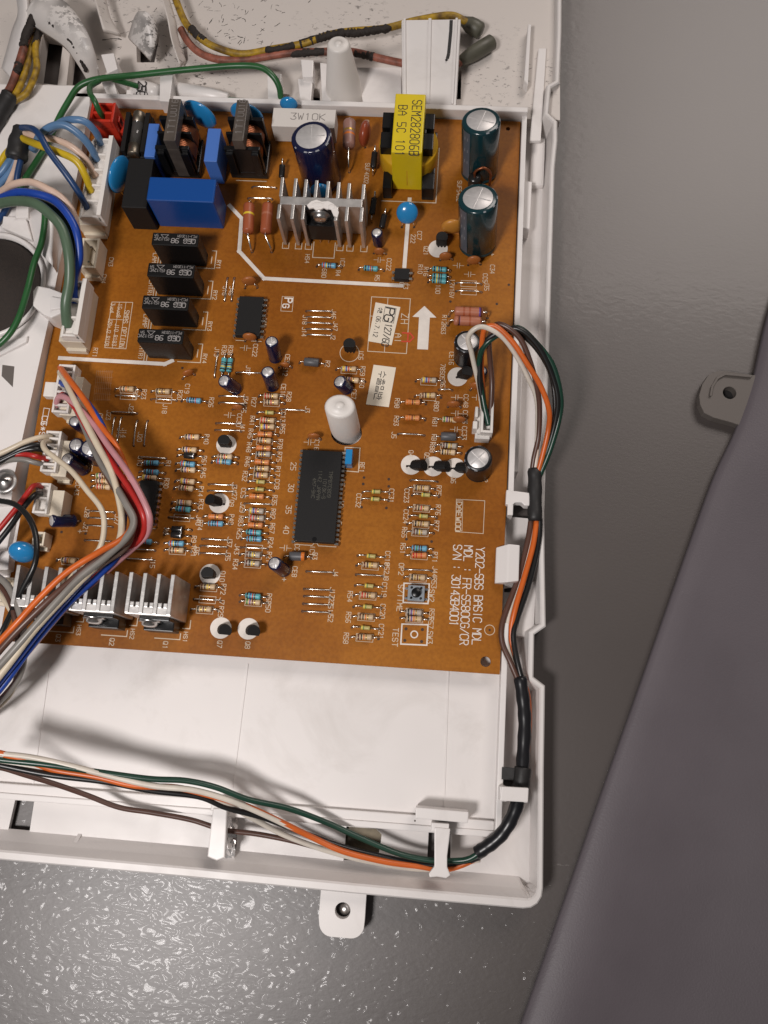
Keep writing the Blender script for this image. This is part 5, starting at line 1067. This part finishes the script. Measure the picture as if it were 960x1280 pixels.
wire(h1, 'red', [(76, 490, 8), (90, 504, 14), (110, 538, 18), (136, 580, 21), (158, 616, 23), (172, 645, 23), (172, 667, 20), (156, 688, 18), (120, 716, 18), (60, 776, 19), (-25, 872, 18)], 1.05)
wire(h1, 'brown', [(120, 562, 17), (140, 602, 20), (158, 634, 23), (167, 656, 25), (158, 678, 27), (130, 694, 30), (92, 721, 31), (54, 757, 32), (18, 795, 31), (-25, 842, 27)], 1.25)
wire(h1, 'grey', [(76, 466, 8), (98, 518, 15), (121, 568, 20), (140, 600, 23), (158, 628, 26), (167, 650, 27), (160, 672, 28), (134, 696, 30), (98, 725, 31), (60, 764, 31), (22, 808, 30), (-25, 860, 26)], 1.3)
wire(h1, 'dbrown', [(77, 468, 8), (100, 522, 14), (124, 574, 18), (144, 610, 20), (160, 636, 22), (166, 660, 23), (156, 684, 25), (130, 702, 27), (96, 730, 28), (58, 770, 28), (20, 814, 27), (-25, 866, 24)], 1.2)
wire(h1, 'cream', [(75, 465, 8), (83, 482, 15), (101, 516, 20), (121, 556, 24), (140, 590, 25), (150, 622, 24), (153, 652, 24), (146, 680, 27), (116, 709, 29), (80, 746, 30), (44, 787, 30), (10, 831, 28), (-25, 876, 25)], 1.25)
# six way plug
h2 = thing('wire_harness', 'cream, black, red and grey wires in the narrow six way white plug', 'wire harness', tuple(at(65, 565, 0)))
socket(((70, 550), (82, 596)), 7.5, IVORY, 'ivory socket of the six way plug')
plug(h2, ((58, 538), (69, 590)), 4, 10, 6, NYLON)
wire(h2, 'cream', [(64, 546, 8), (52, 545, 12), (32, 552, 14), (10, 563, 14), (-25, 578, 13)], 1.0); wire(h2, 'black', [(62, 560, 8), (48, 557, 12), (26, 562, 13), (4, 572, 12), (-25, 584, 11)], 1.0); wire(h2, 'black', [(61, 565, 8), (44, 561, 12), (22, 565, 12), (-25, 590, 11)], 1.0)
wire(h2, 'red', [(60, 574, 8), (46, 571, 12), (28, 568, 12), (10, 569, 12), (-25, 584, 10)], 1.0); wire(h2, 'grey', [(58, 581, 8), (44, 578, 11), (26, 573, 12), (4, 575, 11), (-25, 588, 10)], 1.05)
wire(h2, 'cream', [(63, 551, 8), (55, 552, 13), (57, 562, 16), (70, 573, 18), (90, 590, 20), (110, 612, 21), (126, 638, 21), (131, 662, 20), (124, 686, 19), (108, 703, 18), (86, 728, 18), (50, 780, 18), (-25, 862, 17)], 1.05)
# two way plug
h3 = thing('wire_harness', 'red and black wire pair in a white two way plug', 'wire harness', tuple(at(52, 622, 0)))
socket(((60, 612), (76, 645)), 8, IVORY, 'ivory socket of the red and black pair')
plug(h3, ((46, 603), (58, 642)), 4, 10, 2, NYLON)
wire(h3, 'red', [(52, 608, 8), (43, 608, 13), (32, 620, 15), (16, 642, 15), (-25, 690, 14)], 1.05); wire(h3, 'black', [(51, 617, 8), (42, 620, 13), (28, 636, 14), (10, 662, 14), (-25, 706, 13)], 1.05)
socket(((42, 664), (54, 682)), 7, IVORY, 'smallest ivory socket, empty, beside the blue oval disc', cavity=True, npin=2, wall=.8)
so, _ = socket(((-16, 720), (15, 752)), 8, IVORY, 'ivory socket at the lower left board corner', cavity=True)
hb = thing('loose_wire', 'black wire looping over the empty socket and the first heat sink', 'wire', tuple(at(40, 680, 0)))
wire(hb, 'black', [(-25, 624, 16), (0, 627, 19), (20, 632, 22), (38, 648, 24), (47, 674, 25), (43, 706, 25), (28, 738, 22), (14, 764, 18), (2, 790, 14), (-20, 830, 12)], 1.05)
hg = thing('wire_harness', 'grey, brown and beige wires curving down past the lower left board corner', 'wire harness', tuple(at(25, 790, 0)))
wire(hg, 'grey', [(-25, 708, 14), (0, 722, 18), (16, 742, 20), (27, 775, 20), (31, 810, 19), (26, 840, 17), (10, 864, 14), (-25, 900, 10)], 1.2); wire(hg, 'brown', [(-25, 720, 12), (0, 733, 16), (14, 756, 18), (22, 790, 18), (22, 824, 15), (10, 850, 12), (-25, 886, 8)], 1.2)
wire(hg, 'cream', [(-25, 716, 11), (2, 742, 14), (20, 776, 15), (27, 806, 15), (25, 836, 12), (12, 866, 8), (-10, 890, 4), (-25, 902, 2)], 1.1)
# earth plug and wires
he = thing('wire_harness', 'green earth wires with a red two way plug at the board corner', 'wire harness', tuple(at(135, 160, 0)))
A, Bq = at(115, 127, 17), at(141, 152, 17); mm = MB(); x0, x1, y0, y1 = A.x, Bq.x, Bq.y, A.y
mm.box(x0, x1, y0, y1, .5, 12.5, RED); w_ = 1.2; mm.box(x0, x0 + w_, y0, y1, 12.4, 17, RED); mm.box(x1 - w_, x1, y0, y1, 12.4, 17, RED)
for f in (0, .46, .98): y = y0 + (y1 - y0 - w_) * f; mm.box(x0 + w_ - .02, x1 - w_ + .02, y, y + w_, 12.4, 16.9, RED)
mm.build('red_plug', he, bevel=.35)
mm = MB(); mm.box(x1 - .05, x1 + 2.6, y0 + 1, y1 - 2, .5, 9, RED); mm.box(x1 + .1, x1 + .9, y0 + 3, y0 + 6, 9, 13, BLACK); mm.build('plug_latch', he, bevel=.4)
wire(he, 'leaf', [(130, 147, 13), (125, 138, 19), (117, 126, 22), (112, 117, 20), (114, 108, 16), (124, 101, 13)], 1.15)
wire(he, 'leaf', [(18, 250, 8), (32, 224, 8), (46, 202, 8), (58, 180, 8), (72, 150, 9), (84, 128, 11), (97, 110, 13), (112, 101, 14), (132, 97, 13), (166, 93, 11), (206, 90, 10), (250, 86, 9), (296, 82, 9), (324, 84, 9), (341, 94, 8), (349, 108, 5), (351, 124, 1)], 1.3)
wire(he, 'leaf', [(136, 97, 12), (146, 101, 10), (158, 104, 7), (172, 108, 4)], 1.15); wire(he, 'leaf', [(280, 123, 0), (300, 125, 0), (334, 127, 0)], .8)
wire(he, 'leaf', [(46, 244, 12), (55, 258, 13), (57, 276, 14), (52, 304, 15), (43, 330, 15), (33, 366, 15), (22, 400, 14), (4, 426, 12), (-25, 448, 9)], 1.25)
for (p0, p1, r, tx) in (((169, 109, 0), (201, 117, 0), 3.6, '250'), ((215, 111, 0), (286, 123, 0), 3.1, None)):
    a, b = at(*p0), at(*p1); mm = MB(); L = (b - a).length; mm.lathe([(0, 0), (r * .8, .1), (r, .6), (r * .98, L * .7), (r * .7 if not tx else r * .95, L - .4), (r * .5, L), (0, L)], a, b - a, 20, m=WHITE2); o = mm.build('insulating_sleeve', he)
    if tx:
        mm = MB(); text(mm, tx, at(173, 102, r + .1), 3.6, .55, DKINK, r + .15, 'd', .6, 2.5); mm.build('sleeve_print', o)
# scorched wires
hs1 = thing('wire_harness', 'scorched salmon and yellow wires with black tape under the melted flap', 'wire harness', tuple(at(30, 100, 0)))
wire(hs1, SCORCH_S, [(58, 6, 8), (46, 18, 10), (36, 36, 11), (29, 58, 11), (24, 82, 11), (16, 104, 10), (8, 118, 9)], 1.7); wire(hs1, SCORCH_Y, [(54, 24, 6), (48, 44, 8), (45, 62, 9), (46, 84, 10), (42, 102, 10), (32, 117, 9), (18, 126, 8), (8, 132, 7)], 1.4); wire(hs1, SCORCH_Y, [(46, 36, 6), (38, 66, 8), (32, 90, 9), (23, 112, 9), (12, 128, 8)], 1.4)
crust(hs1, [(44, 18, 10.6), (37, 33, 11.6), (31, 50, 11.6), (29, 60, 11.5)], 2.0 - .25); crust(hs1, [(24, 78, 11.2), (22, 86, 11.2), (20, 94, 10.8)], 1.85 - .25); crust(hs1, [(51, 34, 7.5), (47, 46, 8.5), (43, 58, 8.8)], 1.75 - .25)
sleeve(hs1, [(14, 118, 9), (4, 134, 8), (-8, 156, 7), (-20, 178, 6)], 3.6)
for q_ in ([(57, 22, 13.6), (61, 27, 14.0), (66, 31, 14.2), (72, 35, 13.8)], [(84, 48, 12.0), (90, 53, 11.2), (95, 61, 9.6), (99, 69, 8.2)], [(101, 74, 7.2), (105, 82, 5.2), (108, 90, 3.0)]): crust(tray, q_, .8)
hs2 = thing('wire_harness', 'scorched yellow and salmon wires running under the ribbed cable cover to grey end caps', 'wire harness', tuple(at(400, 60, -5)))
ya = [(212, -22, 4), (220, 4, 4), (232, 28, 3), (250, 48, 2), (274, 62, 1), (304, 67, 1), (340, 62, 1), (380, 54, 2), (410, 45, 3), (440, 40, 4), (480, 36, 4), (520, 27, 3), (560, 19, 3), (578, 24, 2), (590, 33, 0)]
wire(hs2, SCORCH_Y, ya, 1.55); ra = [(226, 36, 1), (236, 52, 0), (252, 66, -1), (276, 74, -1), (310, 74, -1), (360, 68, 0), (400, 64, 0), (440, 66, 1), (480, 74, 2), (520, 82, 2), (560, 82, 0), (580, 76, -1)]
wire(hs2, SCORCH_S, ra, 1.6)
crust(hs2, [(370, 57, 1.6), (392, 50, 2.4), (412, 44, 3.4), (430, 41, 4.0), (448, 41, 4.2), (470, 37.5, 4.3), (490, 35, 4.2)], 1.9 - .25); crust(hs2, [(236, 32, 3.2), (248, 45, 2.4), (258, 52, 2)], 1.75 - .25); crust(hs2, [(362, 68, .2), (386, 66, .3), (410, 64, .4)], 1.8 - .25); crust(hs2, [(440, 66, 1.2), (456, 69, 1.6), (470, 72, 2)], 1.8 - .25); crust(hs2, [(330, 63.5, 1.2), (350, 61, 1.4), (372, 56, 2)], 1.65 - .25)
for (p0, p1, r) in (((578, 26, 0), (603, 40, -1), 3.6), ((574, 78, -1), (617, 51, -1), 3.4)):
    a, b = at(*p0), at(*p1); mm = MB(); L = (b - a).length; mm.lathe([(0, 0), (r * .55, .05), (r * .7, 1.5), (r * .95, L * .35), (r, L * .6), (r * .96, L - 1.0), (r * .7, L - .2), (0, L)], a, b - a, 20, m=CAPG); mm.build('end_cap', hs2)

# ---- right hand and lower harness
hr = thing('wire_harness', 'long white, orange, brown and black harness looping round the edge of the white tray', 'wire harness', tuple(at(668, 620, -11)))
socket(((594, 541), (612, 549)), 5, NYLON, 'white socket of the looping harness', step=False)
A, Bq = at(598, 505, 9), at(616, 541, 9); mm = MB(); x0, x1, y0, y1 = A.x, Bq.x, Bq.y, A.y
mm.box(x0, x1, y0, y1, .2, 5, NYLON); mm.box(x1 - 1, x1, y0, y1 + 3, 4.9, 9, NYLON); mm.box(x0 + 1.2, x0 + 2.2, y0, y1, 4.9, 9, NYLON); mm.box(x0 + 2.1, x1 - .9, y0, y0 + 1, 4.9, 8.9, NYLON); mm.box(x0 - 1.6, x0 + .1, y0 + 2, y0 + 5, .2, 7, NYLON); mm.box(x0 - 1.0, x0 + .1, y0 + 6.5, y1 - .5, .2, 7.6, NYLON)
mm.build('plug', hr, bevel=.25)
wire(hr, 'white', [(603, 512, 7), (600, 486, 11), (595, 462, 17), (588, 440, 23), (586, 421, 28), (594, 410, 31), (607, 409, 31), (626, 421, 29), (644, 441, 25), (660, 470, 20), (671, 500, 14), (673, 535, 8), (669, 570, 4), (667, 600, 1)], .95)
wire(hr, 'orange', [(606, 517, 7), (604, 480, 12), (602, 450, 18), (602, 425, 25), (608, 409, 30), (622, 409, 31), (642, 428, 29), (660, 456, 25), (676, 484, 20), (687, 512, 15), (686, 536, 10), (678, 565, 6), (671, 595, 2)], 1.0)
wire(hr, 'brown', [(613, 522, 7), (615, 480, 11), (613, 450, 17), (612, 424, 24), (620, 407, 29), (634, 409, 30), (650, 424, 28), (662, 450, 24), (672, 482, 18), (675, 510, 13), (673, 545, 7), (668, 572, 4), (664, 598, 1)], 1.0)
wire(hr, 'black', [(608, 528, 7), (604, 500, 10), (600, 470, 15), (601, 440, 21), (612, 422, 26), (636, 411, 29), (656, 416, 29), (676, 438, 26), (690, 468, 21), (696, 500, 16), (695, 528, 11), (686, 560, 6), (673, 596, 1)], 1.0)
wire(hr, 'green', [(611, 532, 7), (606, 504, 10), (601, 474, 14), (599, 446, 20), (609, 427, 25), (634, 413, 27), (652, 412, 28), (672, 428, 26), (690, 456, 22), (700, 494, 16), (699, 524, 11), (688, 562, 6), (673, 598, 1)], 1.05)
wire(hr, 'black', [(610, 524, 7), (601, 490, 12), (598, 455, 18), (605, 432, 23), (630, 416, 26), (660, 424, 25), (684, 458, 20), (693, 496, 15), (692, 530, 10), (682, 570, 4), (674, 596, 1)], .95)
sleeve(hr, [(668.5, 586, 1.5), (668.5, 615, 1), (668.5, 652, 1)], 2.7)
wire(hr, 'brown', [(664, 648, 1), (660, 676, .5), (648, 720, .5), (636, 754, .5), (628, 780, 1), (629, 804, 1), (638, 830, 1), (650, 856, 0)], 1.05)
wire(hr, 'white', [(667, 648, 0), (663, 680, -.2), (652, 722, -.2), (641, 755, -.2), (634, 782, 0), (634, 804, 0), (641, 828, 0), (652, 858, 0)], .95)
wire(hr, 'orange', [(671, 648, 1), (667, 680, 1.2), (657, 722, 1.2), (646, 758, 1.2), (639, 784, 0), (640, 806, -1), (648, 836, -1.5), (658, 866, -2), (662, 890, -2), (662, 915, -2), (659, 945, -2), (655, 985, 0)], 1.05)
wire(hr, 'black', [(675, 648, 1), (672, 680, 0), (662, 724, 0), (651, 760, 0), (643, 786, .5), (643, 806, .5), (649, 832, .5), (656, 862, 0)], 1.05); wire(hr, 'black', [(673, 648, 0), (670, 690, -1), (658, 736, -1), (647, 775, -.5), (642, 798, -.5), (646, 825, 0), (654, 858, 0)], 1.05)
sleeve(hr, [(650, 846, 0), (654, 875, 0), (656, 905, 0), (654, 945, 0), (652, 975, 1), (648, 1000, 2), (638, 1026, 2), (624, 1046, 1), (606, 1060, -.5), (596, 1066, -1.5)], 2.4, SLEEVEB, 'black_sleeve')
mm = MB(); c = at(652, 974, 1); mm.lathe([(0, -4), (2.9, -4), (3.0, -3.6), (2.9, 0), (3.05, 3.6), (2.9, 4), (0, 4)], c, at(650, 985, 1) - at(653, 960, 1), 18, m=TAPE); mm.box(at(627, 970, 1).x, at(650, 970, 1).x, c.y - .5, c.y + 3.6, -.5, 1.5, TAPE); mm.build('tape_wrap', hr)
wire(hr, 'green', [(632, 1036, 2), (612, 1056, 1), (588, 1071, -1), (566, 1077, -2), (540, 1076, -2), (500, 1067, -2), (452, 1049, -1), (410, 1028, 1), (360, 1010, 5), (312, 999, 9), (268, 985, 12), (230, 977, 14), (186, 972, 16), (120, 964, 19), (60, 956, 22), (0, 949, 24), (-30, 945, 25)], 1.05)
wire(hr, 'black', [(634, 1038, 1), (614, 1060, -1), (592, 1073, -3), (566, 1080, -4), (530, 1081, -4), (480, 1070, -4), (430, 1058, -3), (380, 1040, -1), (330, 1022, 4), (284, 1010, 8), (248, 996, 11), (190, 987, 14), (130, 977, 17), (60, 967, 20), (0, 955, 22), (-30, 950, 23)], 1.05)
wire(hr, 'white', [(630, 1042, 1), (600, 1068, -3), (560, 1084, -5), (520, 1084, -5), (470, 1076, -4), (420, 1060, -2), (370, 1038, 2), (320, 1014, 7), (280, 997, 11), (240, 988, 14), (190, 981, 16), (140, 972, 18), (90, 958, 21), (40, 948, 23), (0, 943, 25), (-30, 939, 26)], 1.05)
wire(hr, 'orange', [(628, 1046, 0), (600, 1070, -3), (560, 1085, -4), (520, 1083, -3.5), (480, 1076, -3), (430, 1063, -1.5), (392, 1048, 0), (350, 1026, 4), (310, 1008, 8), (270, 995, 11), (220, 985, 14), (170, 981, 16), (120, 972, 18), (70, 962, 20), (30, 950, 23), (0, 941, 25), (-30, 935, 26)], 1.1)
wire(hr, 'white', [(600, 1074, -5), (540, 1086, -6), (480, 1080, -5), (420, 1066, -4), (360, 1044, -1), (320, 1024, 3), (280, 1004, 8), (240, 992, 11), (150, 976, 15), (60, 962, 19), (0, 951, 22), (-30, 946, 23)], 1.0)
wire(hr, 'brown', [(600, 1072, -4), (556, 1085, -6), (510, 1083, -6), (456, 1076, -6), (410, 1063, -6), (364, 1050, -5), (320, 1042, -4), (280, 1037, -3), (240, 1026, -2), (190, 1016, 0), (150, 1008, 2), (110, 995, 5), (70, 980, 9), (30, 967, 14), (0, 961, 17), (-30, 957, 19)], .95)

# ------------------------------------------------------------------ grey moulded cover lying to the right, with its screw tab
gc = thing('moulded_cover', 'grey purple moulded plastic cover leaning over the surface, edge crossing diagonally', 'cover', tuple(at(900, 900, ZG)))
edge = [(566, 1500), (610, 1390), (652, 1276), (700, 1140), (752, 990), (806, 838), (858, 690), (892, 596), (918, 540), (940, 478), (960, 392), (990, 300), (1030, 180)]
E0 = spline([at(x, y, ZG + 3.2) for x, y in edge], 5); mm = MB(); rows = []
for i, p in enumerate(E0):
    t = (E0[min(i + 1, len(E0) - 1)] - E0[max(i - 1, 0)]); t.z = 0; t.normalize(); n = Vector((t.y, -t.x, 0)); f = i / (len(E0) - 1); row = []
    for (d_, z_) in ((.6, -3.0), (0, -1.4), (0, .4), (.5, 1.2), (3, 2.0), (9, 2.7), (17, 2.5), (26, 1.6), (38, 1.2), (54, 2.6), (75, 6.5), (110, 14), (170, 24), (230, 27)):
        row.append(p + n * d_ + Vector((0, 0, z_ + (1.3 * math.sin(f * 9 + d_ * .05) if d_ > 8 else 0))))
    rows.append(row)
k = len(rows[0]); mm.add([p for r in rows for p in r], [(i * k + j, (i + 1) * k + j, (i + 1) * k + j + 1, i * k + j + 1) for i in range(len(rows) - 1) for j in range(k - 1)], COVERG, True)
cv = mm.build('cover_shell', gc); sm = cv.modifiers.new('thickness', 'SOLIDIFY'); sm.thickness = .0016; sm.offset = -1
tz = ZG + 4.2; poly = [(875, 505), (874, 494), (878, 480), (886, 468), (898, 463), (912, 464), (950, 470), (950, 540), (914, 528), (892, 522), (880, 516)]
hl = at(912, 491, tz); mm = MB(); mm.prism(quad(poly, tz), ZG + .05, tz, TABG, [circ(hl, 2.6, 22)]); tb = mm.build('screw_tab', gc, bevel=.9, seg=3)
mm = MB(); q = quad([(889, 496), (891, 485), (897, 475), (906, 470), (938, 473)], tz); q2 = quad([(886, 496), (888, 484), (895, 472), (905, 466), (940, 470)], tz); mm.prism(q + q2[::-1], tz - .2, tz + 1.0, TABG); mm.build('tab_rim', tb, bevel=.2)
mm = MB(); disc(mm, hl, 2.6, DKINK, z=ZG + .4); mm.build('hole_bottom', tb)
